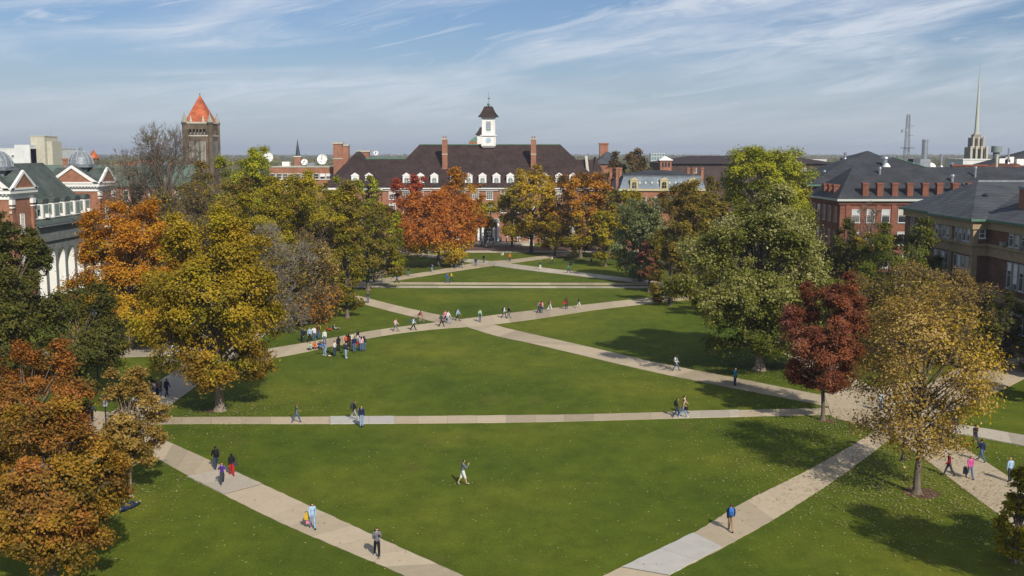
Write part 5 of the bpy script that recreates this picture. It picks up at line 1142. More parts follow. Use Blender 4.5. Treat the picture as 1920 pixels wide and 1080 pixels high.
# ================================================================ PEOPLE
def skin_color(c): return mat('skin_%d' % int(c[0]*100), c, tuple(v*.9 for v in c), 20, .6)
SK = [skin_color((.52, .31, .21)), skin_color((.38, .21, .13)), skin_color((.16, .085, .05))]
EYE = plain('eye_dark', (.02, .015, .01))
def cloth(c, nm=None):
    k = 'cloth_%02d_%02d_%02d' % tuple(int(v*99) for v in c)
    return MATS.get(k) or mat(k, c, tuple(v*.72 for v in c), 9, .85, .3, spec=.1)
class Pose:
    def __init__(s): s.v, s.e, s.lab = [], [], []
    def p(s, co, r, parent=None, lab='torso'):
        s.v.append((Vector(co), r if isinstance(r, tuple) else (r, r)))
        if parent is not None: s.e.append((parent, len(s.v)-1)); s.lab.append(lab)
        return len(s.v)-1
def skeleton(leg=((0, 0), (0, 0)), arm=((0, 15), (0, 15)), lean=0, seat=None, head=0, spread=.09, up=None):
    """leg: (hip forward, knee bend) right/left, arm: (shoulder forward, elbow bend); degrees; faces +y"""
    S = Pose(); L = R(lean)
    dirn = lambda a: Vector((0, math.sin(a), -math.cos(a)))
    z0 = .93
    hipc = Vector((0, 0, z0))
    sp = lambda d: hipc+Vector((0, math.sin(L)*d, math.cos(L)*d))
    a = S.p(hipc, (.145, .105)); b = S.p(sp(.16), (.125, .095), a); c = S.p(sp(.34), (.155, .105), b); d = S.p(sp(.47), (.12, .085), c)
    hl = L*.55-R(head)+R(5)
    hd = lambda q: sp(.50)+Vector((0, math.sin(hl)*q, math.cos(hl)*q))
    n = S.p(hd(.035), (.052, .055), d, 'neck'); h0 = S.p(hd(.095)+Vector((0, .028, 0)), (.060, .070), n, 'head'); h1 = S.p(hd(.165)+Vector((0, .016, 0)), (.075, .094), h0, 'head'); h2 = S.p(hd(.235)+Vector((0, .004, 0)), (.060, .074), h1, 'head')
    S.p(hd(.135)+Vector((0, .120, 0)), .012, h1, 'head')
    for sx in (-1, 1): S.p(hd(.145)+Vector((sx*.088, .012, 0)), .014, h1, 'head')
    feet = []
    for k, sx in enumerate((1, -1)):
        hp, kn = leg[k]; A1 = R(hp); A2 = R(hp-kn)
        j0 = S.p(hipc+Vector((sx*spread, 0, -.06)), .088, a, 'thigh'); k1 = S.v[j0][0]+dirn(A1)*.40; j1 = S.p(k1, .06, j0, 'thigh')
        jm = S.p(k1+dirn(A2)*.14+Vector((0, -.01, 0)), .058, j1, 'shin'); an = k1+dirn(A2)*.40; j2 = S.p(an, .038, jm, 'shin')
        fa = A2+R(88) if kn < 50 or seat is None else A2+R(80)
        ft = an+dirn(A2)*.035; t1 = S.p(ft+Vector((0, math.sin(fa)*.09, -math.cos(fa)*.09)), (.042, .034), j2, 'foot'); S.p(ft+Vector((0, math.sin(fa)*.17, -math.cos(fa)*.17)), (.036, .022), t1, 'foot')
        he = S.p(an+dirn(A2)*.03+Vector((0, -math.sin(fa)*.03, 0)), .036, j2, 'foot'); feet.append(min(ft.z, S.v[t1][0].z)-.035)
    for k, sx in enumerate((1, -1)):
        sh, el = arm[k]; out = Vector((sx*.10, 0, 0)); A1 = R(sh)+L*.5; A2 = R(sh+el)+L*.5
        s0 = S.p(sp(.445)+Vector((sx*.175, 0, 0)), .056, d, 'upperarm')
        e = S.v[s0][0]+(dirn(A1)+out).normalized()*.28; j = S.p(e, .04, s0, 'upperarm'); inw = Vector((-sx*(.25 if el > 60 else .02), 0, 0))
        fd = (dirn(A2)+inw).normalized(); w = e+fd*.245; jw = S.p(w, .027, j, 'forearm'); pm = S.p(w+fd*.075, (.034, .018), jw, 'hand')
        side_ = Vector((0, 1, 0)) if abs(fd.y) < .7 else Vector((0, 0, 1)); side_ = (side_-fd*side_.dot(fd)).normalized(); cu = Vector((-sx, 0, 0))
        for q, ln in ((-.028, .055), (-.010, .072), (.010, .078), (.027, .068)):
            b0 = pm; f1 = S.p(w+fd*(.075+ln*.55)+side_*q*1.1, .0095, b0, 'hand'); S.p(w+fd*(.075+ln*.95)+side_*q*1.15+cu*.02, .0075, f1, 'hand')
        t = S.p(w+fd*.05+side_*.045, .011, jw, 'hand'); S.p(w+fd*.085+side_*.058+cu*.012, .009, t, 'hand')
    drop = min(feet) if seat is None else z0-seat
    for i, (v, r) in enumerate(S.v): v.z -= drop
    S.drop = drop; S.chest = sp(.36)-Vector((0, 0, drop)); S.lean = lean
    S.head = hd(.165)+Vector((0, .012, 0))-Vector((0, 0, drop)); S.hl = hl
    S.hip = hipc-Vector((0, 0, drop))
    return S
def body_arrays(S):
    me = bpy.data.meshes.new('t'); me.from_pydata([v for v, r in S.v], S.e, []); o = bpy.data.objects.new('t', me); COL.objects.link(o)
    md = o.modifiers.new('s', 'SKIN'); md.use_smooth_shade = True; md.branch_smoothing = .6
    if not me.skin_vertices: raise RuntimeError('no skin layer')
    sd = me.skin_vertices[0].data
    for i, (v, r) in enumerate(S.v): sd[i].radius = r; sd[i].use_root = (i == 0)
    o.modifiers.new('u', 'SUBSURF').levels = 1
    dg = bpy.context.evaluated_depsgraph_get(); ev = o.evaluated_get(dg); m2 = bpy.data.meshes.new_from_object(ev)
    V = np.array([v.co[:] for v in m2.vertices]); Fs = [tuple(p.vertices) for p in m2.polygons]; Nn = np.array([v.normal[:] for v in m2.vertices])
    bpy.data.objects.remove(o); bpy.data.meshes.remove(me); bpy.data.meshes.remove(m2)
    A0 = np.array([S.v[a][0][:] for a, b in S.e]); B0 = np.array([S.v[b][0][:] for a, b in S.e]); rad = np.array([(min(S.v[a][1])+min(S.v[b][1]))/2 for a, b in S.e])
    Cc = np.array([V[list(f)].mean(0) for f in Fs]); AB = B0-A0; L2 = (AB**2).sum(1)+1e-9
    t = np.clip(((Cc[:, None]-A0[None])*AB[None]).sum(2)/L2, 0, 1); dist = np.linalg.norm(Cc[:, None]-(A0[None]+t[:, :, None]*AB[None]), axis=2)/rad[None]**.6
    k = dist.argmin(1); lab = [S.lab[i] for i in k]; tt = t[np.arange(len(k)), k]
    return V, Fs, Nn, lab, tt, Cc
def sub_mesh(name, V, Fs, Nn, sel, off):
    idx = {}; nv, nf = [], []
    for i in sel:
        f = []
        for v in Fs[i]:
            if v not in idx: idx[v] = len(nv); nv.append(V[v]+Nn[v]*off)
            f.append(idx[v])
        nf.append(tuple(f))
    me = bpy.data.meshes.new(name); me.from_pydata(nv, [], nf)
    for p in me.polygons: p.use_smooth = True
    return me
def make_pose(**kw):
    S = skeleton(**kw); V, Fs, Nn, lab, tt, Cc = body_arrays(S); n = len(Fs); P = {'S': S}
    me = bpy.data.meshes.new('person'); vs = [tuple(v) for v in V]; fs = list(Fs); mi = [0]*n
    # eyes
    for sx in (-1, 1):
        c = S.head+Vector((sx*.030, .088, .012)); k = len(vs)
        vs += [tuple(c+Vector(d)) for d in ((.012, 0, 0), (0, 0, .009), (-.012, 0, 0), (0, 0, -.009), (0, .012, 0))]; fs += [(k, k+1, k+4), (k+1, k+2, k+4), (k+2, k+3, k+4), (k+3, k, k+4)]; mi += [1]*4
    me.from_pydata(vs, [], fs); me.materials.append(SK[0]); me.materials.append(EYE)
    for p, m in zip(me.polygons, mi): p.material_index = m; p.use_smooth = True
    P['body'] = me; hz = S.hip.z
    L = np.array(lab); up = Vector((0, math.sin(R(S.lean)), math.cos(R(S.lean))))
    along = (Cc-np.array(S.hip))@np.array(up)
    tor = (L == 'torso')
    P['long'] = sub_mesh('jacket', V, Fs, Nn, np.where((tor & (along > -.10)) | (L == 'upperarm') | (L == 'forearm'))[0], .022)
    P['short'] = sub_mesh('shirt', V, Fs, Nn, np.where((tor & (along > -.07)) | ((L == 'upperarm') & (tt < .8)))[0], .016)
    P['trousers'] = sub_mesh('trousers', V, Fs, Nn, np.where((tor & (along < .04)) | (L == 'thigh') | (L == 'shin'))[0], .017)
    P['shorts'] = sub_mesh('shorts', V, Fs, Nn, np.where((tor & (along < .04)) | (L == 'thigh'))[0], .03)
    fl = np.where(L == 'foot')[0]
    P['shoe'] = [sub_mesh('shoe', V, Fs, Nn, [i for i in fl if (Cc[i, 0] > 0) == s], .010) for s in (True, False)]
    hloc = Cc-np.array(S.head); hz_ = hloc@np.array((0, math.sin(S.hl), math.cos(S.hl))); hy = hloc@np.array((0, math.cos(S.hl), -math.sin(S.hl)))
    hs = (L == 'head') & ((hz_ > .040) | ((hy < .005) & (hz_ > -.085)) ) & ~((hy > .06) & (hz_ < .055))
    P['hair'] = sub_mesh('hair', V, Fs, Nn, np.where(hs)[0], .020)
    lh = sub_mesh('hair', V, Fs, Nn, np.where(hs)[0], .024)
    # long hair: the cap plus a tapering fall down the back
    b = MB(); hc = S.head
    for j, (dz, dy, w, t) in enumerate(((.03, -.07, .075, .05), (-.06, -.085, .085, .05), (-.16, -.095, .085, .045), (-.26, -.105, .07, .035), (-.33, -.105, .03, .02))):
        for i in range(8): a = i*math.pi/4; b.V.append((hc.x+w*math.cos(a), hc.y+dy+t*math.sin(a), hc.z+dz))
    b.F = [(j*8+i, j*8+(i+1) % 8, (j+1)*8+(i+1) % 8, (j+1)*8+i) for j in range(4) for i in range(8)]+[tuple(range(8)), tuple(range(32, 40))]
    V0 = [v.co[:] for v in lh.vertices]; F0 = [tuple(p.vertices) for p in lh.polygons]; k = len(V0)
    l2 = bpy.data.meshes.new('hair'); l2.from_pydata(V0+b.V, [], F0+[tuple(i+k for i in f) for f in b.F])
    for p in l2.polygons: p.use_smooth = True
    P['longhair'] = l2
    return P
POSE = {
 'walk': make_pose(leg=((26, 6), (-20, 14)), arm=((-20, 14), (22, 22)), lean=4),
 'walk2': make_pose(leg=((-16, 22), (20, 4)), arm=((14, 20), (-16, 12)), lean=3),
 'phone': make_pose(leg=((20, 6), (-16, 14)), arm=((35, 110), (-12, 12)), lean=3, head=-4),
 'straps': make_pose(leg=((-14, 16), (18, 5)), arm=((20, 125), (20, 125)), lean=3),
 'stand': make_pose(leg=((2, 2), (-3, 3)), arm=((4, 20), (-2, 14)), lean=1, spread=.10),
 'stand2': make_pose(leg=((4, 6), (-4, 2)), arm=((25, 80), (4, 20)), lean=2, spread=.11, head=-8),
 'bend': make_pose(leg=((22, 20), (14, 26)), arm=((40, 30), (55, 20)), lean=48, spread=.12),
 'sit': make_pose(leg=((100, 95), (96, 60)), arm=((28, 45), (20, 30)), lean=10, seat=.14, spread=.12),
 'lie': make_pose(leg=((6, 4), (40, 80)), arm=((150, 60), (20, 60)), lean=0, seat=None),
 'ride': make_pose(leg=((62, 62), (28, 36)), arm=((24, 6), (24, 6)), lean=30, seat=1.0, spread=.08),
 'brow': make_pose(leg=((4, 6), (-6, 4)), arm=((80, 120), (-2, 14)), lean=0)}
C = dict(black=(.018, .018, .022), navy=(.02, .03, .085), dgrey=(.05, .055, .065), grey=(.15, .16, .19), lgrey=(.32, .33, .34), white=(.68, .68, .66), jeans=(.09, .14, .24), ljeans=(.25, .36, .52), djeans=(.035, .05, .10),
         red=(.50, .02, .02), maroon=(.22, .015, .03), purple=(.07, .03, .22), green=(.015, .10, .07), dgreen=(.02, .08, .05), blue=(.05, .17, .50), lblue=(.36, .50, .66), teal=(.05, .25, .34), pink=(.65, .22, .30), lpink=(.70, .48, .46),
         tan=(.38, .26, .16), khaki=(.36, .30, .18), orange=(.65, .15, .03), yellow=(.62, .40, .04), cream=(.62, .55, .38), brown=(.12, .06, .03), pgreen=(.36, .46, .34), magenta=(.60, .10, .30), olive=(.10, .10, .04))
HAIRC = dict(k=plain('black_hair', (.012, .01, .01)), b=plain('brown_hair', (.07, .035, .018)), y=plain('blond_hair', (.34, .21, .09)), r=plain('auburn_hair', (.18, .06, .025)))
def slot(o, *ms):
    # materials belong to the copy, the mesh is shared
    while len(o.data.materials) < len(ms): o.data.materials.append(ms[0])
    for i, m in enumerate(ms): o.material_slots[i].link = 'OBJECT'; o.material_slots[i].material = m
NP = [0]
def backpack(mtx, col, label, small=False):
    b = root('backpack', (0, 0, 0), label, 'bag')
    ORG[b.name] = Vector((0, 0, 0)); s = .8 if small else 1
    m = MB(); prof_ = [(-.15, -.02), (-.15, -.10), (-.10, -.16), (.10, -.16), (.15, -.10), (.15, -.02)]
    lev = [(-.26, .82), (-.22, 1), (.0, 1.04), (.14, .95), (.21, .7), (.23, .35)]
    for z, k in lev:
        for x, y in prof_: m.V.append((x*k*s, (y*k-.0)*s-.0, z*s))
    m.F = [(j*6+i, j*6+(i+1) % 6, (j+1)*6+(i+1) % 6, (j+1)*6+i) for j in range(5) for i in range(6)]+[tuple(range(6))[::-1], tuple(range(30, 36))]
    m.build('sack', cloth(col), b); p = MB(); p.V = [(x*.75*s, (y*.5-.11)*s, z*s) for z in (-.2, -.01) for x, y in prof_]; p.F = [(i, (i+1) % 6, (i+1) % 6+6, i+6) for i in range(6)]+[tuple(range(6))[::-1], tuple(range(6, 12))]
    p.build('pocket', cloth(tuple(v*.7 for v in col)), b)
    for sx in (-1, 1):
        t = MB(); pts = [(sx*.10, -.03, .19), (sx*.11, .07, .20), (sx*.12, .19, .10), (sx*.13, .17, -.08), (sx*.13, -.0, -.2)]
        for u, v in zip(pts, pts[1:]): t.tube([c*s for c in u], [c*s for c in v], .018, .018, 5)
        t.build('strap', cloth((.02, .02, .025)), b)
    b.matrix_world = mtx; return b
def person(px, py, face, top, bot, label, pose='walk', hair='k', sleeve='long', legs='trousers', lh=False, skin=0, h=1.72, shoe='black', pack=None, packlab=None, group=None, hide=None, z=.03, at=None, roll=None, packsmall=False):
    """face: heading in degrees, 0 = away from the viewer, 90 = to the left, 180 = towards, -90 = right"""
    P = POSE[pose]; g_ = G(px, py) if at is None else Vector(at); NP[0] += 1
    b = bpy.data.objects.new('person', P['body']); COL.objects.link(b); b.location = (g_.x, g_.y, z); b.rotation_euler = (0, 0, R(face)); s = h*1.055/1.70; b.scale = (s, s, s)
    if pose == 'lie': b.rotation_euler = Matrix.Rotation(R(face), 3, 'Z') @ Matrix.Rotation(R(90), 3, 'X') and (Matrix.Rotation(R(face), 3, 'Z') @ Matrix.Rotation(R(90), 3, 'X')).to_euler(); b.location.z = .16
    slot(b, SK[skin], EYE)
    def ch(me, nm, m):
        o = bpy.data.objects.new(nm, me); COL.objects.link(o); o.parent = b; slot(o, m); return o
    ch(P[sleeve], 'jacket' if sleeve == 'long' else 'shirt', cloth(C[top])); ch(P[legs], legs, cloth(C[bot]))
    for i in (0, 1): ch(P['shoe'][i], 'shoe', cloth(C[shoe]))
    ch(P['longhair' if lh else 'hair'], 'hair', HAIRC[hair])
    tag(b, label, 'person', group or 'students crossing the quad')
    if pack:
        M = Matrix.Translation(b.location) @ Matrix.Rotation(R(face), 4, 'Z') @ Matrix.Scale(s, 4) @ Matrix.Translation(P['S'].chest+Vector((0, -.105, -.02))) @ Matrix.Rotation(-R(P['S'].lean), 4, 'X')
        backpack(M, C[pack], packlab, packsmall)
    return b
def handbag(px, py, dx, dy, dz, col, label, w=.36, h=.30, strap=.45):
    g_ = G(px, py); c = g_+Vector((dx, dy, dz)); b = root('shoulder_bag', c, label, 'bag')
    m = MB().prism([(c.x-w/2, c.z-h/2), (c.x+w/2, c.z-h/2), (c.x+w*.42, c.z+h/2), (c.x-w*.42, c.z+h/2)], c.y-.06, c.y+.06, 'y'); m.build('pouch', cloth(C[col]), b)
    t = MB(); pts = [(c.x-w*.4, c.y, c.z+h/2), (c.x-w*.2, c.y, c.z+h/2+strap), (c.x+w*.2, c.y, c.z+h/2+strap), (c.x+w*.4, c.y, c.z+h/2)]
    for u, v in zip(pts, pts[1:]): t.tube(u, v, .014, .014, 5)
    t.build('strap', cloth((.03, .03, .03)), b)
# --- foreground
person(405, 880, 28, 'black', 'djeans', 'person in black jacket and dark jeans walking away up the left diagonal path', 'walk', 'k', skin=2, shoe='grey', pack='black', packlab='black backpack worn by the person in dark jeans on the left diagonal path')
person(435, 893, 22, 'black', 'red', 'person with long black hair, black top and bright red trousers on the left diagonal path', 'walk2', 'k', lh=True, h=1.66)
handbag(435, 893, .27, .0, 0.95, 'dgrey', 'dark shoulder bag carried by the person in red trousers', .3, .3)
person(417, 910, 200, 'purple', 'dgrey', 'person in purple short sleeved shirt and grey trousers on the left diagonal path', 'walk', 'b', 'short', h=1.66, shoe='lgrey')
person(586, 992, 205, 'lblue', 'ljeans', 'dark haired person in pale blue top and light jeans walking towards the viewer', 'walk2', 'k', lh=True, h=1.68, pack='black', packlab='black backpack behind the person in light jeans on the left path', packsmall=True)
handbag(586, 992, -.36, -.02, .84, 'yellow', 'yellow jacket slung over the arm of the person in light jeans', .26, .44, .1)
handbag(586, 992, -.30, .06, .50, 'pink', 'pink bag hanging low beside the person in light jeans', .22, .34, .3)
person(707, 1045, 195, 'grey', 'black', 'person in grey hooded sweatshirt, cap and black trousers nearest on the left path', 'straps', 'k', h=1.76, shoe='lgrey', pack='grey', packlab='grey backpack of the person in the grey hooded sweatshirt')
person(868, 909, -78, 'grey', 'white', 'person in grey sweatshirt and white knee shorts walking alone across the near lawn', 'phone', 'b', legs='shorts', h=1.78, shoe='lgrey')
person(1370, 997, -8, 'navy', 'tan', 'person in navy jacket and tan trousers walking away up the right diagonal path', 'walk2', 'b', lh=False, h=1.74, pack='blue', packlab='bright blue backpack of the person in tan trousers')
person(556, 793, -60, 'green', 'jeans', 'person in dark green shirt and jeans on the left part of the cross walk', 'walk', 'r', 'short', skin=1, h=1.72, shoe='lgrey')
person(664, 789, -70, 'black', 'lgrey', 'person in black top and light grey trousers beside the pale slab of the cross walk', 'walk', 'b', h=1.76, shoe='white', pack='dgrey', packlab='grey backpack of the person in light grey trousers on the cross walk')
person(678, 801, -150, 'navy', 'ljeans', 'person in navy jacket and light jeans at the front edge of the pale slab', 'stand', 'b', h=1.78, pack='black', packlab='black backpack of the person in navy at the pale slab')
person(1269, 782, -88, 'olive', 'djeans', 'person in olive jacket at the back of the group of three on the cross walk', 'walk2', 'b', lh=True, h=1.64, pack='black', packlab='black backpack in the group of three on the cross walk')
person(1282, 776, -88, 'lpink', 'jeans', 'brown haired person in pale top, farthest of the three on the cross walk', 'walk', 'b', lh=True, h=1.68)
person(1281, 783.5, -88, 'tan', 'ljeans', 'person in tan jacket and light jeans, nearest of the three on the cross walk', 'walk', 'b', lh=True, h=1.64, shoe='white')
handbag(1283, 783.5, .12, -.2, .92, 'black', 'black shoulder bag on the person in the tan jacket', .34, .26)
person(1268, 696, -75, 'white', 'jeans', 'person in white jacket and blue jeans on the long diagonal path at right', 'walk', 'y', lh=True, h=1.68, pack='white', packlab='white backpack of the person in the white jacket')
person(1378, 723, -140, 'teal', 'djeans', 'person in teal jacket and dark jeans near the trunk of the silver maple', 'stand', 'r', h=1.72, pack='navy', packlab='navy backpack of the person in teal')
person(262, 947, -25, 'navy', 'navy', 'person in navy lying on the near left lawn beside the thin tan tree', 'lie', 'b', shoe='tan')
person(267, 838, 200, 'white', 'black', 'person in white shirt and black trousers at the top of the left diagonal path', 'walk', 'k', 'short', skin=1)
person(137, 795, 190, 'lpink', 'black', 'person in pale pink top shading the eyes with one hand', 'brow', 'k', 'short')
person(165, 798, -10, 'navy', 'jeans', 'person in dark top and blue jeans walking away on the left junction', 'walk', 'k', pack='dgrey', packlab='dark backpack on the left junction', shoe='white')
person(173, 793, -10, 'dgrey', 'black', 'person in dark grey close beside the one in blue jeans on the left junction', 'walk2', 'k', lh=True)
person(247, 726, 180, 'white', 'brown', 'person in white top standing left of the dark clothed group', 'stand', 'b', 'short', lh=True)
person(263, 750, 185, 'lpink', 'brown', 'person in pink top half hidden behind the thin tan tree', 'stand2', 'b', lh=True)
for (px, py, f, t, b_, po, lab) in ((279, 749, 10, 'dgreen', 'khaki', 'stand', 'person in dark green jacket and khaki trousers in the group under the gold maple'), (291, 748, 0, 'maroon', 'djeans', 'walk', 'person in maroon with grey backpack in the group under the gold maple'),
        (296, 757, -60, 'black', 'black', 'stand2', 'person all in black, nearest of the group under the gold maple'), (313, 744, -20, 'navy', 'navy', 'walk2', 'person in navy at the right side of the group under the gold maple'),
        (300, 744, 20, 'tan', 'jeans', 'stand', 'person in tan behind the group under the gold maple'), (284, 741, 0, 'black', 'dgrey', 'stand', 'person in black behind the group under the gold maple')):
    person(px, py, f, t, b_, lab, po, 'k', group='students under the gold maple', pack='grey' if t == 'maroon' else None, packlab='grey backpack on the person in maroon')
person(327, 672, 30, 'white', 'djeans', 'person in white seen below the branches of the gold maple', 'walk', 'k'); person(341, 668, 20, 'maroon', 'djeans', 'person in maroon seen below the branches of the gold maple', 'walk2', 'b')
person(186, 690, 60, 'teal', 'djeans', 'person in teal on the side walk by the lamp post', 'walk', 'k')
# --- middle crossing
person(742, 622, -85, 'lpink', 'grey', 'brown haired person in pale pink top, leftmost walker on the middle crossing', 'walk', 'r', lh=True, pack='lpink', packlab='pale pink bag on the back of the leftmost walker on the middle crossing', packsmall=True)
person(775, 620, -80, 'white', 'black', 'person in white shirt with blue pack and black trousers left of the cyclist', 'walk', 'k', pack='blue', packlab='blue backpack of the person in black trousers left of the cyclist')
person(828, 613, -85, 'dgrey', 'black', 'person in dark grey with black trousers in the trio left of the crossing', 'walk', 'k', pack='dgrey', packlab='dark grey backpack in the trio left of the crossing')
person(835, 605.5, 200, 'pink', 'djeans', 'person in pink top, farthest of the trio left of the crossing', 'walk2', 'r', 'short')
person(840, 606.5, -120, 'white', 'ljeans', 'person in white and light jeans in the trio left of the crossing', 'walk', 'k', lh=True)
person(858, 602, -110, 'lblue', 'dgrey', 'person in pale blue hooded top just left of the crossing point', 'walk', 'k', lh=True, pack='navy', packlab='navy backpack of the person in pale blue')
person(900, 604, -160, 'pgreen', 'jeans', 'person in pale green top and blue jeans at the crossing point', 'stand', 'r')
handbag(900, 604, 0, -.22, 1.1, 'green', 'green folder held by the person in pale green', .34, .26, .02)
person(945, 597, -75, 'white', 'dgrey', 'person in white with navy pack, left one of the pair right of the crossing', 'walk', 'k', pack='navy', packlab='navy backpack of the left one of the pair right of the crossing')
person(954, 597.5, -75, 'black', 'grey', 'person in black with grey trousers, right one of the pair right of the crossing', 'walk2', 'k', lh=True)
person(1010, 587, -60, 'lgrey', 'djeans', 'person in light grey beside the one with the red backpack', 'walk2', 'b')
person(1015, 587.5, -20, 'white', 'djeans', 'person in white jacket with a red backpack on the right branch path', 'stand', 'k', pack='red', packlab='red backpack on the white jacket on the right branch path')
person(1031, 583, -70, 'tan', 'white', 'person in tan top and white trousers on the right branch path', 'walk', 'k', 'short', skin=1, pack='olive', packlab='olive backpack of the person in white trousers')
person(1062, 580, -10, 'brown', 'dgrey', 'long haired person in dark brown with a red bag on the right branch path', 'stand', 'b', lh=True)
handbag(1060, 580, -.12, -.22, 1.0, 'red', 'red bag carried by the person in dark brown', .45, .34)
person(1085, 578.5, -80, 'dgreen', 'white', 'person in dark green shirt and white shorts, rightmost walker on the branch path', 'walk', 'k', legs='shorts', shoe='white')
person(690, 568.5, -150, 'dgrey', 'jeans', 'person in dark grey top and jeans alone on the far left branch path', 'stand', 'r')
# --- students gathered on the grass at left
GR = 'students gathered on the grass beside the gold maple'
for (px, py, f, t, b_, po, hr, l_, lab, kw) in (
    (566, 641, -80, 'navy', 'navy', 'stand2', 'k', 0, 'person in navy standing at the left end of the gathered students', {}),
    (571, 643, -100, 'black', 'dgrey', 'walk', 'b', 0, 'person in black and grey on the path at the left end of the gathered students', {}),
    (581, 641, 170, 'lblue', 'black', 'stand', 'k', 0, 'person in light blue shirt among the gathered students', {}),
    (589, 639, 180, 'white', 'jeans', 'stand2', 'k', 0, 'person in white shirt next to the light blue shirt', {}),
    (598, 635, 150, 'brown', 'jeans', 'stand', 'b', 0, 'person in brown jacket with a yellow backpack among the gathered students', dict(pack='yellow', packlab='yellow backpack among the gathered students')),
    (582, 656, 175, 'pgreen', 'black', 'sit', 'r', 0, 'person in pale green sitting on the grass at the left of the gathering', {}),
    (591, 654, 160, 'orange', 'black', 'sit', 'r', 1, 'person in orange red sitting on the grass', {}),
    (598, 654, -140, 'navy', 'djeans', 'sit', 'k', 0, 'person in navy and white sitting between the standing students', {}),
    (609, 646, 170, 'white', 'jeans', 'stand', 'k', 0, 'person in cream white jacket standing behind the bent student', {}),
    (611, 667, 120, 'blue', 'ljeans', 'bend', 'b', 0, 'person in blue top and light jeans bending forward on the grass', dict(shoe='white')),
    (628, 668, 60, 'white', 'djeans', 'stand2', 'b', 0, 'person in white shirt seen from behind with dark jeans', dict(sleeve='short')),
    (635, 659, 20, 'black', 'black', 'stand', 'k', 1, 'long haired person in black with a tan bag', {}),
    (649, 672, -120, 'navy', 'ljeans', 'stand2', 'y', 1, 'person in dark vest and light jeans, nearest of the gathered students', dict(shoe='white')),
    (650, 656, -30, 'maroon', 'black', 'stand', 'k', 1, 'person in maroon and orange jacket at the left of the right hand group', dict(pack='orange', packlab='orange backpack in the right hand group')),
    (654, 653, 10, 'black', 'black', 'stand', 'k', 1, 'person in black behind the nearest student', {}),
    (659, 652, 180, 'cream', 'dgrey', 'stand2', 'b', 0, 'curly haired person in cream shirt facing the viewer', {}),
    (665, 661, 20, 'navy', 'jeans', 'stand', 'b', 0, 'broad person in navy jacket and jeans seen from behind', dict(h=1.82)),
    (672, 645, 60, 'black', 'white', 'stand2', 'k', 0, 'person in black at the back of the right hand group on the path', {}),
    (674, 658, 0, 'lgrey', 'djeans', 'stand', 'k', 0, 'person in light grey with a red bag in the right hand group', {}),
    (678, 659, 0, 'lpink', 'jeans', 'stand', 'k', 1, 'person in pale top beside the light grey one', {}),
    (683, 658, -20, 'dgrey', 'jeans', 'stand', 'k', 1, 'person in dark grey, rightmost of the gathered students', dict(pack='black', packlab='black backpack on the rightmost of the gathered students'))):
    person(px, py, f, t, b_, lab, po, hr, lh=bool(l_), group=GR, skin=1 if px in (598, 659) else 0, **kw)
handbag(637, 659, .24, -.05, 1.0, 'khaki', 'tan bag of the long haired person in black', .36, .42)
handbag(672, 658, -.1, -.2, .95, 'red', 'red bag in the right hand group of the gathered students', .3, .34)
def item(name, px, py, build, label, cat):
    c = G(px, py); m = MB(); build(m, c); o = m.build(name, None, None, org=c); return tag(o, label, cat)
def on_grass(px, py, col, label):
    c = G(px, py); M = Matrix.Translation((c.x, c.y, .18)) @ Matrix.Rotation(R(70), 4, 'X') @ Matrix.Scale(1.1, 4); backpack(M, C[col], label)
on_grass(615, 661, 'black', 'black backpack standing on the grass beside the bent student'); on_grass(618, 669, 'lpink', 'pale pink bag lying on the grass in front of the gathered students')
on_grass(622, 664, 'djeans', 'dark blue bag on the grass behind the pink one'); on_grass(640, 662, 'dgrey', 'grey bag on the grass right of the long haired person in black')
person(616, 617, 15, 'red', 'dgrey', 'person in red lying on the lawn above the gathered students', 'lie', 'k'); person(624, 615, 30, 'lgrey', 'dgreen', 'person in grey and green lying next to the one in red', 'lie', 'k')
person(599, 594, -25, 'navy', 'khaki', 'person lying at the lawn edge under the brown leaved tree', 'lie', 'b')
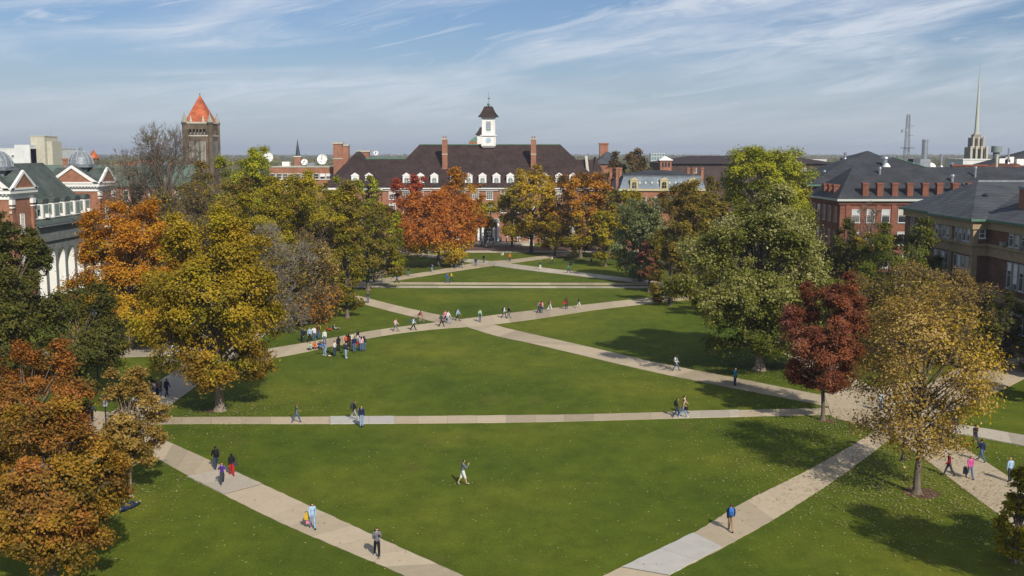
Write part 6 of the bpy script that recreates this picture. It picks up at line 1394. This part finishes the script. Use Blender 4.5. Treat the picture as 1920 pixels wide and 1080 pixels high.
# --- far crossing
for (px, py, f, t, b_, po, lab, kw) in ((698, 530, -80, 'orange', 'djeans', 'walk', 'person in orange, left of the trio on the far cross walk', {}), (701, 530.5, -60, 'dgrey', 'djeans', 'walk2', 'person in dark grey in the trio on the far cross walk', {}), (706, 528, 180, 'tan', 'djeans', 'stand', 'person in tan at the right of the trio on the far cross walk', {}),
    (717, 531, 90, 'blue', 'lgrey', 'stand', 'person in blue top and light trousers right of the trio', {}), (744, 531, -85, 'blue', 'black', 'walk', 'person in bright blue with black trousers on the far cross walk', dict(pack='blue', packlab='blue backpack on the far cross walk')),
    (766, 518, 60, 'black', 'jeans', 'stand', 'person in black top on the far left diagonal', {}), (810, 511, 50, 'navy', 'ljeans', 'walk', 'person in navy on the far left diagonal, left of the pair', dict(pack='grey', packlab='grey backpack on the far left diagonal')),
    (839, 531, -85, 'blue', 'jeans', 'walk2', 'person in blue beside the one in yellow on the far cross walk', dict(pack='blue', packlab='blue backpack beside the person in yellow')), (846, 528, -85, 'yellow', 'dgreen', 'walk', 'person in yellow shirt on the far cross walk', {}),
    (855, 503.5, 0, 'olive', 'jeans', 'walk', 'person in olive, left one of the pair on the far left diagonal', {}), (867, 502.5, 0, 'black', 'lgrey', 'walk2', 'person in black, right one of the pair on the far left diagonal', {}),
    (892, 500, 0, 'navy', 'jeans', 'stand', 'person in navy just below the far crossing', {}), (907, 493, 0, 'black', 'dgrey', 'stand', 'person in black at the far crossing', {}),
    (956, 490.5, 180, 'orange', 'djeans', 'stand', 'person in orange red at the right of the far crossing', {}), (1013, 506, 170, 'dgreen', 'white', 'stand', 'person in dark green and white trousers on the far right diagonal', {}),
    (1035, 495, 120, 'white', 'dgrey', 'walk', 'person in white walking on the shaded far lawn', {}), (1066, 513, 90, 'teal', 'djeans', 'walk', 'person in teal at the far right diagonal', {}),
    (944, 479, 100, 'white', 'lpink', 'sit', 'person in white sitting on the farthest lawn', {}), (1072, 497, 60, 'navy', 'navy', 'sit', 'person in navy sitting in the tree shade of the far lawn', {}),
    (824, 495, 100, 'white', 'dgrey', 'sit', 'person in white sitting on the far left lawn in tree shade', {}), (1110, 490, 100, 'navy', 'black', 'sit', 'person in dark clothes sitting under the far right trees', {}),
    (660, 527, 90, 'navy', 'djeans', 'walk', 'person in navy in the shade at the left end of the far cross walk', {})):
    person(px, py, f, t, b_, lab, po, 'kbr'[px % 3], group='students around the far crossing', **kw)
for i, (px, py) in enumerate(((903, 452), (909, 453), (925, 442), (939, 441), (950, 442))):
    at_ = A(px, 440, 262 if i < 2 else 267.5); person(0, 600, 60*i, ('white', 'black', 'navy', 'white', 'lblue')[i], ('navy', 'black', 'navy', 'dgrey', 'jeans')[i], ('person in white and navy walking just left of the hall entrance', 'person in black beside the one in white left of the hall entrance', 'person in navy standing on the terrace in front of the entrance', 'person in white and dark grey standing right on the terrace', 'person in light blue and jeans at the right end of the terrace')[i], 'stand', 'k', at=(at_.x, at_.y, 0), z=.03 if i < 2 else .17, group='people by the hall entrance')
# --- right walk
person(1779, 893, 90, 'maroon', 'dgrey', 'person in maroon top striding left on the right walk', 'walk', 'b')
person(1818, 898, 185, 'magenta', 'jeans', 'person in pink cardigan and jeans walking towards the viewer on the right walk', 'walk2', 'b', h=1.68); handbag(1818, 898, -.34, .05, .62, 'black', 'dark jacket carried by the person in the pink cardigan', .26, .5, .1)
person(1840, 866, 30, 'navy', 'jeans', 'person in navy and jeans behind the pink cardigan', 'walk', 'k'); person(1893, 884+20, 10, 'lblue', 'dgrey', 'person in pale blue jacket at the right edge above the small gold tree', 'stand', 'y')
person(1828, 838, 20, 'black', 'djeans', 'person in black half hidden by the tan oak branches', 'walk2', 'k', h=1.8); person(1790, 815, 20, 'navy', 'jeans', 'person in navy behind the tan oak, left of the one in black', 'walk', 'k')
person(1672, 799, 60, 'white', 'ljeans', 'person in white and light jeans left behind the tan oak', 'walk', 'b'); person(1682, 797, 200, 'lpink', 'navy', 'person in pale pink next to the light jeans behind the tan oak', 'stand', 'b', lh=True)
person(1650, 772, 30, 'lblue', 'djeans', 'person in light blue beside the maroon tree plaza', 'stand', 'k'); person(1676, 745, 10, 'navy', 'black', 'person in navy walking off on the right plaza', 'walk', 'k'); person(1712, 745, 40, 'black', 'djeans', 'person in black walking off on the right plaza', 'walk2', 'b')
person(1916, 942, 170, 'white', 'black', 'blond person in white sitting at the right edge by the small gold tree', 'sit', 'y')
# ================================================================ BICYCLES
def bicycle(loc, yaw, col, label, lean=0, group=None):
    rt = root('bicycle', (0, 0, 0), label, 'bicycle', group); fr = plain('bike_paint_%02d%02d%02d' % tuple(int(v*99) for v in col), col, .4, .5); bk = plain('rubber', (.02, .02, .02))
    for y in (-.52, .52):
        w = MB(); n = 18
        ring = [Vector((0, y+.33*math.cos(2*math.pi*i/n), .34+.33*math.sin(2*math.pi*i/n))) for i in range(n+1)]
        for p, q in zip(ring, ring[1:]): w.tube(p, q, .022, .022, 5, False)
        wh = w.build('wheel', bk, rt); s = MB()
        for i in range(10): s.tube((0, y, .34), ring[int(i*1.8)], .005, .005, 3, False)
        s.tube((-.05, y, .34), (.05, y, .34), .025, .025, 8); s.build('spokes', METAL, wh)
    f = MB(); bb, st, hd, ra, fa = (0, -.08, .30), (0, -.22, .80), (0, .36, .82), (0, -.52, .34), (0, .52, .34)
    for p, q in ((bb, st), (bb, hd), (st, hd), (bb, ra), (st, ra), (hd, fa), (hd, (0, .33, .98))): f.tube(p, q, .018, .018, 6)
    f.build('frame', fr, rt); MB().box(-.07, .07, -.34, -.10, .92, .97).tube((0, -.21, .78), (0, -.23, .93), .015, .015, 5).build('saddle', bk, rt)
    MB().tube((-.25, .32, 1.0), (.25, .32, 1.0), .014, .014, 6).build('handlebar', bk, rt)
    MB().tube((0, -.08, .30), (.0, -.08, .13), .012, .012, 5).box(-.14, -.04, -.12, -.02, .12, .14).box(.04, .14, -.14, -.04, .44, .46).build('crank', METAL, rt)
    rt.matrix_world = Matrix.Translation(loc) @ Matrix.Rotation(R(yaw), 4, 'Z') @ Matrix.Rotation(R(lean), 4, 'Y'); return rt
c = G(787, 607); bicycle((c.x, c.y, .03), -80, (.04, .05, .05), 'dark bicycle ridden by the person in red on the middle crossing')
b = person(787, 607, -80, 'red', 'khaki', 'person in red jacket and khaki trousers riding a bicycle', 'ride', 'k', pack='black', packlab='black backpack of the cyclist in red'); b.location = (c.x-.2, c.y-.03, .03)
GB = 'bicycles parked on the right side walk'
for i, (px, py, yaw, col) in enumerate(((1868, 692, 85, (.05, .06, .08)), (1871, 688, 82, (.03, .08, .20)), (1874, 697, 80, (.25, .27, .30)), (1844, 670, 88, (.05, .05, .06)), (1842, 666, 86, (.20, .05, .05)))):
    c = G(px, py); bicycle((c.x, c.y, .03), -yaw, col, ('dark bicycle in front at the right side walk stand', 'blue bicycle second in the right side walk stand', 'grey bicycle with its wheel out on the right side walk', 'black bicycle at the lawn chain by the shrubs', 'red bicycle next to the black one at the lawn chain')[i], 4, GB)
# ================================================================ STREET FURNITURE
def bin_(px, py, label):
    c = G(px, py); rt = root('litter_bin', c, label, 'litter bin'); k = mat('aggregate_concrete', (.42, .37, .29), (.30, .26, .20), 14, .9, .4)
    MB().lathe(c, [(.36, 0), (.40, .05), (.40, .85), (.36, .9)], 20).build('drum', k, rt); MB().lathe(c+Vector((0, 0, .9)), [(.38, 0), (.40, .06), (.34, .12), (.14, .14)], 20).build('lid', mat('bin_lid', (.46, .42, .34), (.36, .32, .26), 9, .8), rt)
bin_(290, 778, 'round concrete litter bin at the left junction under the gold maple'); bin_(1566, 740, 'round concrete litter bin beside the maroon tree')
def planter(px, py, label):
    c = G(px, py); rt = root('stone_bollard', c, label, 'bollard'); MB().lathe(c, [(.42, 0), (.42, .95), (.48, 1.0), (.48, 1.15)], 16).build('shaft', STONE_L, rt); MB().tube(c+Vector((0, 0, 1.15)), c+Vector((0, 0, 1.2)), .3, .3, 12).build('cap', LEAD, rt)
planter(1868, 679, 'short round stone pillar by the parked bicycles')
def lamp(px, Y, top, label):
    x = A(px, 600, Y).x; zt = A(px, top, Y).z; rt = root('street_lamp', (x, Y, 0), label, 'street lamp', 'lantern lamp posts of the quad')
    MB().lathe((x, Y, 0), [(.20, 0), (.18, .3), (.09, .5), (.07, 1.2), (.06, zt-1.0)], 10).build('post', DKMETAL, rt)
    l = MB().lathe((x, Y, zt-1.0), [(.06, 0), (.14, .05), (.20, .12)], 10); l.build('collar', DKMETAL, rt)
    MB().lathe((x, Y, zt-.88), [(.20, 0), (.33, .66)], 12).build('lantern', mat('frosted_lantern', (.34, .36, .36), (.26, .28, .28), 3, .4), rt)
    s = MB()
    for i in range(6): a = i*math.pi/3; s.tube((x+.21*math.cos(a), Y+.21*math.sin(a), zt-.88), (x+.34*math.cos(a), Y+.34*math.sin(a), zt-.2), .02, .02, 4)
    s.build('lantern_ribs', DKMETAL, rt); MB().lathe((x, Y, zt-.22), [(.44, 0), (.44, .06), (.22, .17), (.04, .22)], 12).build('hood', DKMETAL, rt)
lamp(189, 80, 741, 'dark lantern lamp with wide hood at the left junction beside the thin tan tree')
lamp(178, 101, 578, 'taller lamp post standing in the dark tree shade at left')
lamp(1706, 78, 758, 'lamp post hidden behind the trunk of the tan oak')
# chain posts along the lawn by the bicycles
for i, (px, py) in enumerate(((1853, 667), (1862, 676), (1845, 660))):
    c = G(px, py); p = root('chain_post', c, 'dark chain post of the lawn border by the parked bicycles', 'post', 'chain posts by the bicycles'); MB().tube(c, c+Vector((0, 0, .85)), .05, .05, 8).build('post', DKMETAL, p); MB().lathe(c+Vector((0, 0, .85)), [(.05, 0), (.08, .05), (.02, .12)], 8).build('knob', DKMETAL, p)

# ================================================================ AIR
def haze():
    m = MB().box(-5200, 5200, -700, 7200, -1.2, 62); o = m.build('haze', None); mt = bpy.data.materials.new('haze_air'); mt.use_nodes = True; N, L = mt.node_tree.nodes, mt.node_tree.links
    for n in list(N): N.remove(n)
    out = N.new('ShaderNodeOutputMaterial'); v = N.new('ShaderNodeVolumePrincipled'); v.inputs['Density'].default_value = .00016; v.inputs['Color'].default_value = (.80, .87, 1, 1); v.inputs['Anisotropy'].default_value = .2
    L.new(v.outputs[0], out.inputs['Volume']); o.data.materials.append(mt); o['kind'] = 'stuff'
haze(); scene.cycles.volume_bounces = 0; scene.cycles.volume_max_steps = 8
